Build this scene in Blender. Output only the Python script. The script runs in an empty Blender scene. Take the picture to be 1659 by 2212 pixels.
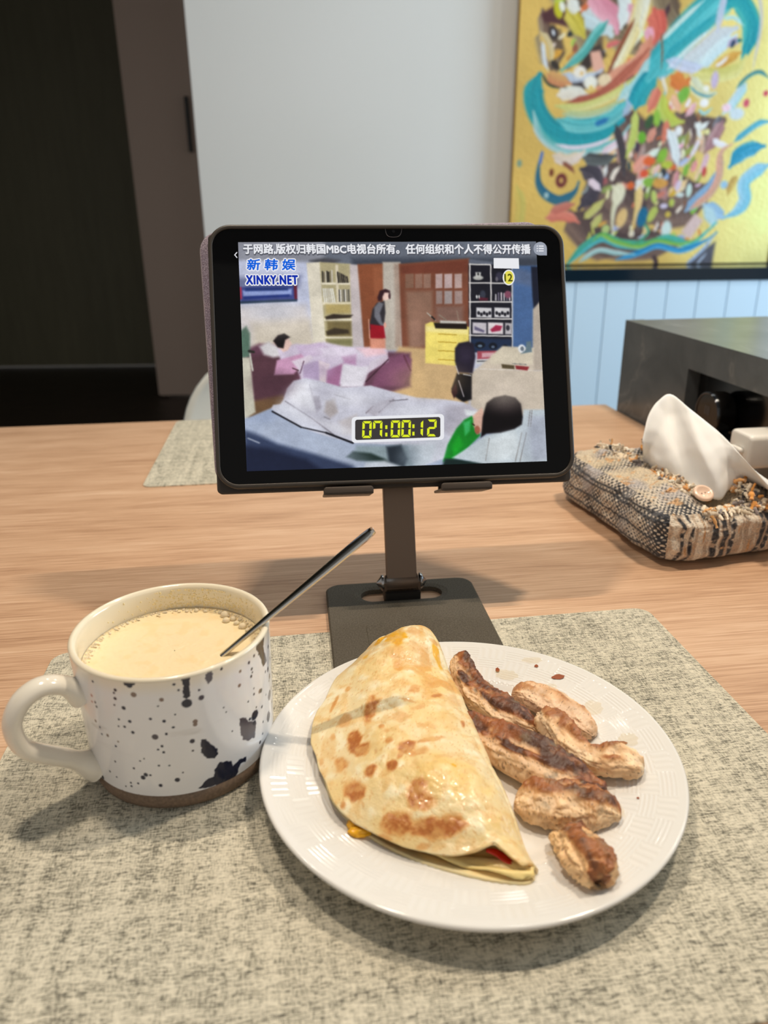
import bpy, bmesh, math, random
import numpy as np
from mathutils import Vector, Matrix
R = math.radians
sc = bpy.context.scene
col = sc.collection

# ------------------------------------------------------------------ camera
H_CAM = 0.30                      # height of the lens above the table top
cd = bpy.data.cameras.new('camera'); cam = bpy.data.objects.new('camera', cd); col.objects.link(cam)
cd.sensor_fit = 'VERTICAL'; cd.sensor_height = 36.0; cd.lens = 1630.4/2212*36.0
cd.clip_start = 0.01; cd.clip_end = 60
p_, a_ = R(21.02), R(0.65)
f0 = Vector((0, math.cos(p_), -math.sin(p_))); u0 = Vector((0, math.sin(p_), math.cos(p_))); r0 = Vector((1, 0, 0))
cr = r0*math.cos(a_) - u0*math.sin(a_); cu = u0*math.cos(a_) + r0*math.sin(a_)
m = Matrix.Identity(4)
for i in range(3):
    m[i][0] = cr[i]; m[i][1] = cu[i]; m[i][2] = -f0[i]
m[2][3] = H_CAM
cam.matrix_world = m
cd.dof.use_dof = True; cd.dof.focus_distance = 0.53; cd.dof.aperture_fstop = 7.5
sc.camera = cam

# ------------------------------------------------------------------ world, exposure
w = bpy.data.worlds.new('world'); sc.world = w; w.use_nodes = True
bg = w.node_tree.nodes['Background']; bg.inputs[0].default_value = (1.0, 0.95, 0.88, 1); bg.inputs[1].default_value = 0.46
vs = sc.view_settings
vs.view_transform = 'Standard'; vs.look = 'None'; vs.exposure = 0.0; vs.gamma = 1.0; vs.use_curve_mapping = False
LAMP_W = (1.92, 2.7)  # watts of each cell in the left and the right group of the pendant over the table
LAMP_C = (1.0, 0.855, 0.68)
DOWN_W = 3.4         # watts of each unseen ceiling downlight added to brighten the back wall
DOWN_C = (1.0, 0.98, 0.91)
SIDE_W = 78.0         # watts of the cool side lamp added to brighten the pale blue boards
dl_ = bpy.data.lights.new('added_side_lamp', 'AREA'); dl_.shape = 'RECTANGLE'; dl_.size = 1.6; dl_.size_y = 1.5; dl_.energy = SIDE_W; dl_.color = (0.58, 0.80, 1.0)
dlo = bpy.data.objects.new('added_side_lamp', dl_); col.objects.link(dlo); dlo.location = (3.12, 1.5, 0.55); dlo.rotation_euler = (0, R(90), 0)  # added area lamp, set just inside the unseen window pane

# ------------------------------------------------------------------ helpers
def lin(c):
    c = np.asarray(c, float)
    return np.where(c <= 0.04045, c/12.92, ((c+0.055)/1.055)**2.4)
def rgb(*c):
    return tuple(lin(np.array(c)/255.0)) + (1.0,)

def tag(o, label=None, cat=None, group=None, kind=None):
    if label: o['label'] = label
    if cat: o['category'] = cat
    if group: o['group'] = group
    if kind: o['kind'] = kind
    return o
def empty(name, loc=(0, 0, 0), rz=0.0):
    o = bpy.data.objects.new(name, None); col.objects.link(o); o.location = loc; o.rotation_euler = (0, 0, rz)
    o.empty_display_size = 0.02
    return o
def fast_mesh(name, V, F, mat=None, parent=None, smooth=True, C=None, loc=None):
    """V: n x 3, F: list or array of faces (quads array, or list of tuples)"""
    me = bpy.data.meshes.new(name)
    V = np.asarray(V, np.float32)
    if isinstance(F, np.ndarray):
        n = len(F); k = F.shape[1]
        me.vertices.add(len(V)); me.vertices.foreach_set('co', V.ravel())
        me.loops.add(n*k); me.loops.foreach_set('vertex_index', F.astype(np.int32).ravel())
        me.polygons.add(n); me.polygons.foreach_set('loop_start', np.arange(0, n*k, k, dtype=np.int32))
        me.polygons.foreach_set('loop_total', np.full(n, k, np.int32))
        me.update(calc_edges=True)
    else:
        me.from_pydata([tuple(map(float, v)) for v in V], [], F); me.update()
    if smooth:
        me.polygons.foreach_set('use_smooth', np.ones(len(me.polygons), bool))
    if C is not None:
        C = np.asarray(C, float)
        at = me.color_attributes.new('Col', 'FLOAT_COLOR', 'POINT')
        rgba = np.ones((len(V), 4), np.float32); rgba[:, :3] = lin(np.clip(C, 0, 1))
        at.data.foreach_set('color', rgba.ravel())
    o = bpy.data.objects.new(name, me); col.objects.link(o)
    if mat: me.materials.append(mat)
    if parent: o.parent = parent
    if loc is not None: o.location = loc
    return o
def grid_faces(nu, nv, wrap_u=False, wrap_v=False):
    iu = np.arange(nu if wrap_u else nu-1); iv = np.arange(nv if wrap_v else nv-1)
    a, b = np.meshgrid(iu, iv, indexing='ij'); a = a.ravel(); b = b.ravel()
    a2 = (a+1) % nu; b2 = (b+1) % nv
    return np.stack([a*nv+b, a2*nv+b, a2*nv+b2, a*nv+b2], 1)
def join(parts):
    """parts: list of (V, F list) -> V, F"""
    VV = []; FF = []; n = 0
    for V, F in parts:
        VV.append(np.asarray(V, float)); FF += [tuple(int(i)+n for i in f) for f in F]; n += len(V)
    return np.concatenate(VV), FF
def box(x0, x1, y0, y1, z0, z1):
    V = [(x, y, z) for x in (x0, x1) for y in (y0, y1) for z in (z0, z1)]
    F = [(0, 1, 3, 2), (4, 6, 7, 5), (0, 4, 5, 1), (2, 3, 7, 6), (0, 2, 6, 4), (1, 5, 7, 3)]
    return V, F
def bevel_obj(o, wd, seg=2):
    b = o.modifiers.new('bevel', 'BEVEL'); b.width = wd; b.segments = seg; b.limit_method = 'ANGLE'; b.angle_limit = R(40)
    return o
def rr_outline(hw, hh, r, n=8):
    P = []
    r = max(r, 1e-5)
    for cx, cy, a0 in ((hw-r, hh-r, 0), (-hw+r, hh-r, 90), (-hw+r, -hh+r, 180), (hw-r, -hh+r, 270)):
        for k in range(n+1):
            a = R(a0+90*k/n); P.append((cx+r*math.cos(a), cy+r*math.sin(a)))
    return P
def rr_loft(hw, hh, r, prof, n=8, cap=True):
    """stack of rounded rectangles: prof = [(inset, z), ...]"""
    V = []; F = []; k = 4*(n+1)
    for ins, z in prof:
        V += [(x, y, z) for x, y in rr_outline(hw-ins, hh-ins, max(r-ins, 0.0002), n)]
    for j in range(len(prof)-1):
        for i in range(k):
            F.append((j*k+i, j*k+(i+1) % k, (j+1)*k+(i+1) % k, (j+1)*k+i))
    if cap:
        F.append(tuple(range(k-1, -1, -1))); F.append(tuple(range((len(prof)-1)*k, len(prof)*k)))
    return V, F
def lathe(prof, n=64, close=False):
    prof = np.asarray(prof, float); t = np.linspace(0, 2*np.pi, n, endpoint=False)
    V = np.stack([np.outer(np.cos(t), prof[:, 0]), np.outer(np.sin(t), prof[:, 0]), np.tile(prof[:, 1], (n, 1))], 2).reshape(-1, 3)
    return V, grid_faces(n, len(prof), wrap_u=True, wrap_v=close)
def resample(P, n, smooth=True):
    P = np.asarray(P, float)
    if smooth and len(P) > 2:
        Q = []
        E = np.vstack([2*P[0]-P[1], P, 2*P[-1]-P[-2]])
        for i in range(1, len(E)-2):
            t = np.linspace(0, 1, 16, endpoint=False)[:, None]
            a, b, c, d = E[i-1], E[i], E[i+1], E[i+2]
            Q.append(0.5*((2*b)+(-a+c)*t+(2*a-5*b+4*c-d)*t**2+(-a+3*b-3*c+d)*t**3))
        P = np.vstack(Q+[P[-1:]])
    s = np.r_[0, np.cumsum(np.linalg.norm(np.diff(P, axis=0), axis=1))]
    u = np.linspace(0, s[-1], n)
    return np.stack([np.interp(u, s, P[:, k]) for k in range(P.shape[1])], 1)
def tube(path, radii, n=10, up=(0, 0, 1), cap=True, power=2.0):
    """path m x 3, radii m x 2 (side, up); superellipse section"""
    path = np.asarray(path, float); mm = len(path)
    radii = np.asarray(radii, float)
    if radii.ndim == 1: radii = np.stack([radii, radii], 1)
    T = np.gradient(path, axis=0); T /= np.linalg.norm(T, axis=1)[:, None]+1e-12
    V = []
    t = np.linspace(0, 2*np.pi, n, endpoint=False)
    ct, st = np.cos(t), np.sin(t)
    ct = np.sign(ct)*np.abs(ct)**(2/power); st = np.sign(st)*np.abs(st)**(2/power)
    U = np.asarray(up, float); prev = None
    for i in range(mm):
        s = np.cross(T[i], U if prev is None else prev)
        if np.linalg.norm(s) < 1e-6: s = np.cross(T[i], (1, 0, 0))
        s /= np.linalg.norm(s); uu = np.cross(s, T[i]); prev = uu
        V.append(path[i]+np.outer(ct*radii[i, 0], s)+np.outer(st*radii[i, 1], uu))
    V = np.concatenate(V)
    F = [tuple(f) for f in grid_faces(mm, n, wrap_v=True)]
    if cap:
        F.append(tuple(range(n-1, -1, -1))); F.append(tuple(range((mm-1)*n, mm*n)))
    return V, F
# value noise ---------------------------------------------------------------
def vnoise(P, seed=0):
    P = np.asarray(P, float); I = np.floor(P).astype(np.int64); f = P-I; f = f*f*(3-2*f)
    def hsh(i, j, k):
        h = (i*374761393+j*668265263+k*2147483647+seed*974711) & 0xffffffff
        h = ((h ^ (h >> 13))*1274126177) & 0xffffffff
        h = (h ^ (h >> 16)) & 0xffffff
        return h/float(0xffffff)
    out = 0
    for dx in (0, 1):
        for dy in (0, 1):
            for dz in (0, 1):
                wgt = (f[..., 0] if dx else 1-f[..., 0])*(f[..., 1] if dy else 1-f[..., 1])*(f[..., 2] if dz else 1-f[..., 2])
                out = out+wgt*hsh(I[..., 0]+dx, I[..., 1]+dy, I[..., 2]+dz)
    return out
def fbm(P, oct=4, seed=0, gain=0.5):
    P = np.asarray(P, float)
    if P.shape[-1] == 2: P = np.concatenate([P, np.zeros(P.shape[:-1]+(1,))], -1)
    s = 0; a = 1; tot = 0
    for o in range(oct):
        s = s+a*vnoise(P*(2.03**o)+17.3*o, seed+o); tot += a; a *= gain
    return s/tot
def sstep(a, b, x):
    t = np.clip((x-a)/(b-a), 0, 1); return t*t*(3-2*t)
def mixc(A, B, t):
    return A*(1-t[..., None])+np.asarray(B, float)*t[..., None]

# a flat picture painted stroke by stroke into vertex colours -----------------
class Canvas:
    def __init__(s, w, h, H=None, base=(128, 128, 128)):
        s.w, s.h = w, h; s.A = np.ones((h, w, 3))*np.array(base)/255.0
        s.H = None if H is None else np.array(H, float)
        s.sc = 1.0
    def m(s, P):
        P = np.atleast_2d(np.asarray(P, float))
        if s.H is None: return P
        q = np.c_[P, np.ones(len(P))] @ s.H.T
        return q[:, :2]/q[:, 2:3]
    def win(s, lo, hi, pad):
        x0 = int(max(0, math.floor(lo[0]-pad))); x1 = int(min(s.w, math.ceil(hi[0]+pad)+1))
        y0 = int(max(0, math.floor(lo[1]-pad))); y1 = int(min(s.h, math.ceil(hi[1]+pad)+1))
        if x1 <= x0 or y1 <= y0: return None
        Y, X = np.mgrid[y0:y1, x0:x1]
        return (slice(y0, y1), slice(x0, x1)), X.astype(float), Y.astype(float)
    def put(s, sl, al, c):
        c = np.asarray(c, float)
        if c.ndim == 1: c = c/255.0
        s.A[sl] = s.A[sl]*(1-al[..., None])+c*al[..., None]
    def poly(s, P, c, soft=1.2, a=1.0, jit=0.0, raw=False):
        if isinstance(P, str): P = [tuple(map(float, q.split(','))) for q in P.split()]
        P = np.asarray(P, float) if raw else s.m(P)
        W = s.win(P.min(0), P.max(0), soft+2+jit)
        if W is None: return
        sl, X, Y = W
        if jit:
            q = np.stack([X/6, Y/6], -1)
            X = X+(fbm(q, 2, 3)-.5)*2*jit; Y = Y+(fbm(q+40, 2, 5)-.5)*2*jit
        d = np.full(X.shape, 1e9); ins = np.zeros(X.shape, bool)
        n = len(P)
        for i in range(n):
            ax, ay = P[i]; bx, by = P[(i+1) % n]; ex, ey = bx-ax, by-ay
            t = np.clip(((X-ax)*ex+(Y-ay)*ey)/(ex*ex+ey*ey+1e-9), 0, 1)
            d = np.minimum(d, np.hypot(X-ax-t*ex, Y-ay-t*ey))
            if ay != by:
                cross = ((ay > Y) != (by > Y)) & (X < (bx-ax)*(Y-ay)/(by-ay)+ax)
                ins ^= cross
        sd = np.where(ins, d, -d)
        s.put(sl, a*sstep(-soft, soft, sd), c)
    def ell(s, x, y, rx, ry, c, ang=0, soft=0.25, a=1.0, jit=0.0):
        p = s.m([(x, y)])[0]
        k = np.linalg.norm(s.m([(x+1, y)])[0]-p); rx *= k; ry *= k
        W = s.win(p-max(rx, ry), p+max(rx, ry), 3+max(rx, ry)*soft)
        if W is None: return
        sl, X, Y = W; ca, sa = math.cos(R(ang)), math.sin(R(ang))
        dx, dy = X-p[0], Y-p[1]
        u = (dx*ca+dy*sa)/rx; v = (-dx*sa+dy*ca)/ry
        r = np.hypot(u, v)
        if jit: r = r*(1+jit*(fbm(np.stack([X/5, Y/5], -1), 2, 9)-.5)*2)
        s.put(sl, a*(1-sstep(1-soft, 1+soft, r)), c)
    def stroke(s, P, wd, c, c2=None, soft=0.3, a=1.0, streak=0.5, taper=(0.15, 0.3), seed=0):
        """brush stroke with bristle streaks: colour runs from c to c2 across the brush"""
        if isinstance(P, str): P = [tuple(map(float, q.split(','))) for q in P.split()]
        P = s.m(P)
        k = 1.0 if s.H is None else s.sc
        wd = wd*k
        L = np.linalg.norm(np.diff(P, axis=0), axis=1).sum()
        P = resample(P, max(4, int(L/max(3, wd*0.25))+2))
        W = s.win(P.min(0), P.max(0), wd+2)
        if W is None: return
        sl, X, Y = W; d = np.full(X.shape, 1e9); off = np.zeros(X.shape); par = np.zeros(X.shape)
        n = len(P)-1
        for i in range(n):
            ax, ay = P[i]; ex, ey = P[i+1]-P[i]; l2 = ex*ex+ey*ey+1e-9
            t = np.clip(((X-ax)*ex+(Y-ay)*ey)/l2, 0, 1)
            qx, qy = X-ax-t*ex, Y-ay-t*ey; dd = np.hypot(qx, qy)
            b = dd < d
            d = np.where(b, dd, d); off = np.where(b, np.sign(ex*qy-ey*qx)*dd, off); par = np.where(b, (i+t)/n, par)
        hw = wd/2*np.clip(np.minimum((par+0.02)/(taper[0]+1e-6), (1.02-par)/(taper[1]+1e-6)), 0.25, 1)
        q = np.stack([off/1.6, par*L/45.0, np.full(X.shape, seed*3.7)], -1)
        st = vnoise(q, 11+seed)*0.65+vnoise(q*np.array([2.2, 1.5, 1]), 21+seed)*0.35
        edge = 1-sstep(1-soft, 1.02, d/(hw+1e-6))
        al = a*edge*np.clip(1-streak*0.6*sstep(0.55, 0.9, st)*sstep(.2, .9, d/(hw+1e-6)), 0, 1)
        cc = np.asarray(c, float)/255.0*np.ones(X.shape+(3,))
        if c2 is not None:
            cc = mixc(cc, np.asarray(c2, float)/255.0, np.clip(off/(wd)+0.5+(st-.5)*0.9, 0, 1))
        cc = np.clip(cc*(1+streak*0.35*(st[..., None]-.5)), 0, 1)
        s.put(sl, al, cc)
    def blur(s, r=1):
        for _ in range(r):
            A = np.pad(s.A, ((1, 1), (1, 1), (0, 0)), 'edge')
            s.A = (A[:-2, 1:-1]+A[2:, 1:-1]+A[1:-1, :-2]+A[1:-1, 2:]+2*A[1:-1, 1:-1])/6
    def mesh(s, name, W, Hh, mat, parent=None, relief=None):
        """upright picture in local XY plane, centred, W x Hh metres"""
        x = np.linspace(-W/2, W/2, s.w); y = np.linspace(Hh/2, -Hh/2, s.h)
        X, Y = np.meshgrid(x, y); Z = np.zeros_like(X) if relief is None else relief
        V = np.stack([X, Y, Z], -1).reshape(-1, 3)
        f = grid_faces(s.h, s.w)
        return fast_mesh(name, V, f, mat, parent, False if relief is None else True, s.A.reshape(-1, 3))

# materials -------------------------------------------------------------------
def mat(name, c=(0.8, 0.8, 0.8, 1), rough=0.5, metal=0.0, coat=0.0, spec=0.5, sss=0.0, sss_c=None, emit=None, es=1.0, trans=0.0, ior=1.45, sheen=0.0):
    M = bpy.data.materials.new(name); M.use_nodes = True
    b = M.node_tree.nodes['Principled BSDF']
    b.inputs['Base Color'].default_value = c; b.inputs['Roughness'].default_value = rough; b.inputs['Metallic'].default_value = metal
    b.inputs['Coat Weight'].default_value = coat; b.inputs['Coat Roughness'].default_value = 0.05
    b.inputs['Specular IOR Level'].default_value = spec; b.inputs['IOR'].default_value = ior
    b.inputs['Transmission Weight'].default_value = trans
    b.inputs['Sheen Weight'].default_value = sheen
    if sss:
        b.inputs['Subsurface Weight'].default_value = sss; b.inputs['Subsurface Scale'].default_value = 0.004
        b.inputs['Subsurface Radius'].default_value = sss_c or (1, 0.6, 0.35)
    if emit:
        b.inputs['Emission Color'].default_value = emit; b.inputs['Emission Strength'].default_value = es
    return M
def N(M, t, **kw):
    n = M.node_tree.nodes.new(t)
    for k, v in kw.items(): setattr(n, k, v)
    return n
def LK(M, a, b): M.node_tree.links.new(a, b)
def bsdf(M): return M.node_tree.nodes['Principled BSDF']
def attr_mat(name, **kw):
    M = mat(name, **kw); a = N(M, 'ShaderNodeVertexColor', layer_name='Col')
    LK(M, a.outputs[0], bsdf(M).inputs['Base Color']); return M
def objco(M, scale=(1, 1, 1), rot=(0, 0, 0)):
    tc = N(M, 'ShaderNodeTexCoord'); mp = N(M, 'ShaderNodeMapping'); mp.inputs['Scale'].default_value = scale; mp.inputs['Rotation'].default_value = rot
    LK(M, tc.outputs['Object'], mp.inputs[0]); return mp.outputs[0]
def noise(M, vec, scale, detail=3, rough=0.5, dist=0.0):
    n = N(M, 'ShaderNodeTexNoise'); n.inputs['Scale'].default_value = scale; n.inputs['Detail'].default_value = detail
    n.inputs['Roughness'].default_value = rough; n.inputs['Distortion'].default_value = dist
    LK(M, vec, n.inputs['Vector']); return n.outputs['Fac']
def ramp(M, fac, stops):
    n = N(M, 'ShaderNodeValToRGB'); e = n.color_ramp.elements
    while len(e) < len(stops): e.new(0.5)
    for k, (p, c) in enumerate(stops):
        e[k].position = p; e[k].color = c if len(c) == 4 else tuple(c)+(1,)
    LK(M, fac, n.inputs[0]); return n.outputs[0]
def mixn(M, fac, A, B, mode='MIX'):
    n = N(M, 'ShaderNodeMix', data_type='RGBA', blend_type=mode)
    for sock, v in ((n.inputs[0], fac), (n.inputs[6], A), (n.inputs[7], B)):
        if hasattr(v, 'is_linked'): LK(M, v, sock)
        else: sock.default_value = v
    return n.outputs[2]
def mathn(M, op, a, b=0.0):
    n = N(M, 'ShaderNodeMath', operation=op)
    for sock, v in ((n.inputs[0], a), (n.inputs[1], b)):
        if hasattr(v, 'is_linked'): LK(M, v, sock)
        else: sock.default_value = v
    return n.outputs[0]
def bump(M, h, strength=0.3, dist=0.001):
    n = N(M, 'ShaderNodeBump'); n.inputs['Strength'].default_value = strength; n.inputs['Distance'].default_value = dist
    LK(M, h, n.inputs['Height']); LK(M, n.outputs[0], bsdf(M).inputs['Normal'])

# ------------------------------------------------------------------ measured outlines (metres, table frame)
H_PAINT = [[0.68655296,0.031793503,-772.59361],[0.0063625621,0.56081895,112.6493],[-2.1171835e-06,-0.00018661613,1.0]]
H_SCREEN = [[0.93385669,-0.035644159,-461.67537],[0.0024151014,0.9582442,-502.88171],[-6.2169943e-05,2.0384087e-05,1.0]]
TAB_X = [0.994043,0.108449,-0.010787]
TAB_Y = [-0.03211,0.386024,0.92193]
TAB_Z = [0.104147,-0.916092,0.387207]
MUG_DOTS = [[4.1604,0.08079,0.00065,"n"],[4.4243,0.07936,0.00076,"n"],[4.4034,0.07746,0.00051,"n"],[4.4068,0.07398,0.00077,"n"],[4.6034,0.0778,0.0015,"b"],[4.4806,0.0689,0.00115,"n"],[4.3853,0.06977,0.00051,"n"],[4.1328,0.0673,0.00066,"n"],[4.1407,0.06472,0.00066,"n"],[4.0798,0.06658,0.00066,"p"],[4.0726,0.05397,0.00094,"b"],[4.5203,0.06075,0.0009,"n"],[4.4043,0.06095,0.00052,"n"],[4.7261,0.06293,0.00064,"n"],[4.8487,0.06102,0.00089,"n"],[4.4536,0.05684,0.00065,"n"],[4.3866,0.05638,0.00052,"n"],[4.1275,0.05123,0.00054,"n"],[4.1346,0.04691,0.00054,"n"],[4.2201,0.0478,0.00094,"b"],[4.5311,0.05385,0.00078,"n"],[4.7446,0.05143,0.00168,"g"],[4.8527,0.05286,0.00064,"n"],[4.9236,0.05652,0.00064,"n"],[4.3457,0.04593,0.00053,"b"],[4.305,0.0423,0.00054,"n"],[4.8538,0.07423,0.00112,"b"],[5.2115,0.07101,0.0015,"g"],[5.1298,0.05752,0.00128,"b"],[5.1266,0.05567,0.00115,"b"],[4.9556,0.06429,0.00038,"n"],[5.0828,0.04562,0.0013,"n"],[5.0763,0.03943,0.00052,"n"],[4.7959,0.04535,0.00065,"n"],[4.7543,0.04326,0.00052,"n"],[4.8023,0.04129,0.00065,"n"],[4.2543,0.0312,0.00055,"n"],[4.7392,0.03274,0.00053,"n"],[4.5909,0.0264,0.00121,"n"],[4.5568,0.02436,0.00135,"n"],[4.4739,0.02983,0.00054,"n"],[4.6375,0.02627,0.00054,"n"],[4.5556,0.03538,0.0004,"n"],[4.8943,0.02234,0.00134,"n"],[4.7243,0.01935,0.00108,"n"],[4.4079,0.01929,0.00055,"n"],[4.4085,0.01694,0.00055,"n"],[4.4923,0.01979,0.00055,"n"],[4.8935,0.01071,0.00109,"n"],[4.6276,0.01011,0.00069,"n"],[4.4756,0.01143,0.00055,"n"],[4.3359,0.01584,0.00042,"n"],[4.5794,0.08353,0.00162,"n"],[4.5436,0.08418,0.00112,"n"],[4.6153,0.08476,0.00124,"n"],[5.434,0.08379,0.00062,"n"],[5.6439,0.0767,0.00089,"b"],[5.77,0.07837,0.00077,"n"],[5.8058,0.07317,0.00078,"n"],[5.7917,0.06892,0.00091,"n"],[5.8136,0.07086,0.00052,"n"],[5.6197,0.06843,0.00103,"b"],[5.8239,0.06012,0.00053,"n"],[5.8181,0.0564,0.00066,"n"],[5.7237,0.05477,0.00053,"n"],[5.9234,0.0547,0.00134,"b"],[5.8435,0.04683,0.00054,"n"],[5.4225,0.05996,0.00038,"n"],[5.4427,0.05647,0.00039,"n"],[5.9606,0.03264,0.00069,"n"],[5.8772,0.02149,0.00097,"n"],[5.937,0.02526,0.00056,"n"],[5.4932,0.04243,0.0004,"n"],[5.215,0.03905,0.00105,"n"],[4.958,0.02662,0.0004,"n"],[4.8377,0.03233,0.0004,"n"],[4.6025,0.03714,0.0004,"n"],[4.1409,0.02206,0.00056,"n"],[3.9701,0.0134,0.00129,"n"],[4.2765,0.01159,0.00056,"n"],[4.2325,0.0202,0.00042,"n"],[5.0725,0.06982,0.00263,"n"],[5.8499,0.08812,0.00153,"n"],[6.1548,0.06102,0.00149,"g"],[6.2162,0.05421,0.00165,"g"],[5.8558,0.08003,0.0009,"n"],[6.2749,0.04421,0.00098,"n"],[6.28,0.03442,0.00085,"n"],[5.198,0.07595,0.0005,"n"],[5.0143,0.07877,0.0005,"n"],[4.9808,0.08262,0.00062,"n"],[4.9675,0.08621,0.00049,"n"],[4.813,0.07065,0.00038,"n"],[4.0946,0.0708,0.00079,"p"],[4.6984,0.0876,0.00062,"n"],[6.215,0.07414,0.00107,"n"],[0.0031,0.06413,0.00096,"n"]]
MUG_POLYS = [["n",[[5.0494,0.08664],[5.1296,0.08549],[5.116,0.08015],[5.1134,0.07387],[5.0749,0.07233],[5.0421,0.07491],[5.0595,0.08097]]],["n",[[5.1613,0.04497],[5.2123,0.04438],[5.2521,0.04049],[5.3211,0.03578],[5.3106,0.03221],[5.278,0.02994],[5.2034,0.03198],[5.1537,0.03652]]],["n",[[5.0806,0.01384],[5.1806,0.01817],[5.2519,0.01809],[5.272,0.0231],[5.3262,0.02638],[5.4516,0.02358],[5.4734,0.01974],[5.5627,0.02157],[5.6551,0.01994],[5.635,0.01746],[5.5572,0.01779],[5.5222,0.01417],[5.4891,0.01125],[5.403,0.00915],[5.3124,0.00936],[5.2551,0.01246],[5.2061,0.01205],[5.137,0.01308]]],["n",[[5.9068,0.08923],[6.0136,0.08879],[6.094,0.08405],[6.0511,0.07956],[6.1304,0.06795],[6.0255,0.06703],[5.962,0.0766],[5.8944,0.08315]]],["g",[[5.2729,0.08431],[5.323,0.08494],[5.3492,0.08269],[5.3261,0.07969],[5.2889,0.07767],[5.2663,0.08025]]],["g",[[5.5864,0.0479],[5.6766,0.04573],[5.7052,0.04246],[5.8284,0.0373],[5.7942,0.02834],[5.6866,0.0299],[5.6104,0.03331],[5.5899,0.04017]]]]
FOLD = [[0.0129,0.4669,0.029],[0.0236,0.4637,0.0285],[0.0314,0.4577,0.0264],[0.0363,0.446,0.0239],[0.0396,0.4303,0.0207],[0.0449,0.4098,0.0166],[0.0494,0.3832,0.0166],[0.0534,0.3584,0.0166],[0.057,0.3356,0.0166],[0.0609,0.3187,0.0156],[0.0633,0.3032,0.0146],[0.0649,0.2911,0.0136],[0.0667,0.2768,0.0169],[0.069,0.2693,0.0165]]
TRIM = [[0.0057,0.4652,0.029],[-0.0034,0.4607,0.028],[-0.0136,0.4458,0.0254],[-0.0226,0.4325,0.0237],[-0.0326,0.4172,0.0225],[-0.0374,0.3997,0.0213],[-0.0409,0.3867,0.0203],[-0.0428,0.3716,0.0199],[-0.0421,0.36,0.019],[-0.0376,0.3427,0.0183],[-0.0347,0.3315,0.0182],[-0.0303,0.3171,0.0183],[-0.0217,0.3038,0.0182],[-0.0086,0.2914,0.018],[0.0095,0.2826,0.0176],[0.0204,0.2784,0.0179],[0.03,0.2744,0.0198],[0.0397,0.2737,0.0221],[0.0484,0.2748,0.0251],[0.0522,0.2738,0.024],[0.0568,0.2715,0.0219],[0.0628,0.2682,0.0195]]
BRIM = [[0.0068,0.4726,0.0216],[-0.0025,0.4652,0.0216],[-0.0121,0.4499,0.0206],[-0.021,0.4361,0.0192],[-0.0304,0.4195,0.0181],[-0.0352,0.4034,0.0169],[-0.0383,0.3879,0.0161],[-0.0401,0.3737,0.0156],[-0.0397,0.3618,0.0152],[-0.037,0.347,0.0148],[-0.0343,0.3338,0.0147],[-0.0291,0.3184,0.0147],[-0.0202,0.3052,0.0145],[-0.0087,0.2938,0.0141],[0.005,0.2839,0.014],[0.0203,0.2754,0.0144],[0.0351,0.2693,0.0148],[0.0454,0.2658,0.0152],[0.0516,0.2642,0.0155],[0.0578,0.263,0.0158],[0.0642,0.2627,0.016],[0.0677,0.2653,0.0157]]
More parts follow.
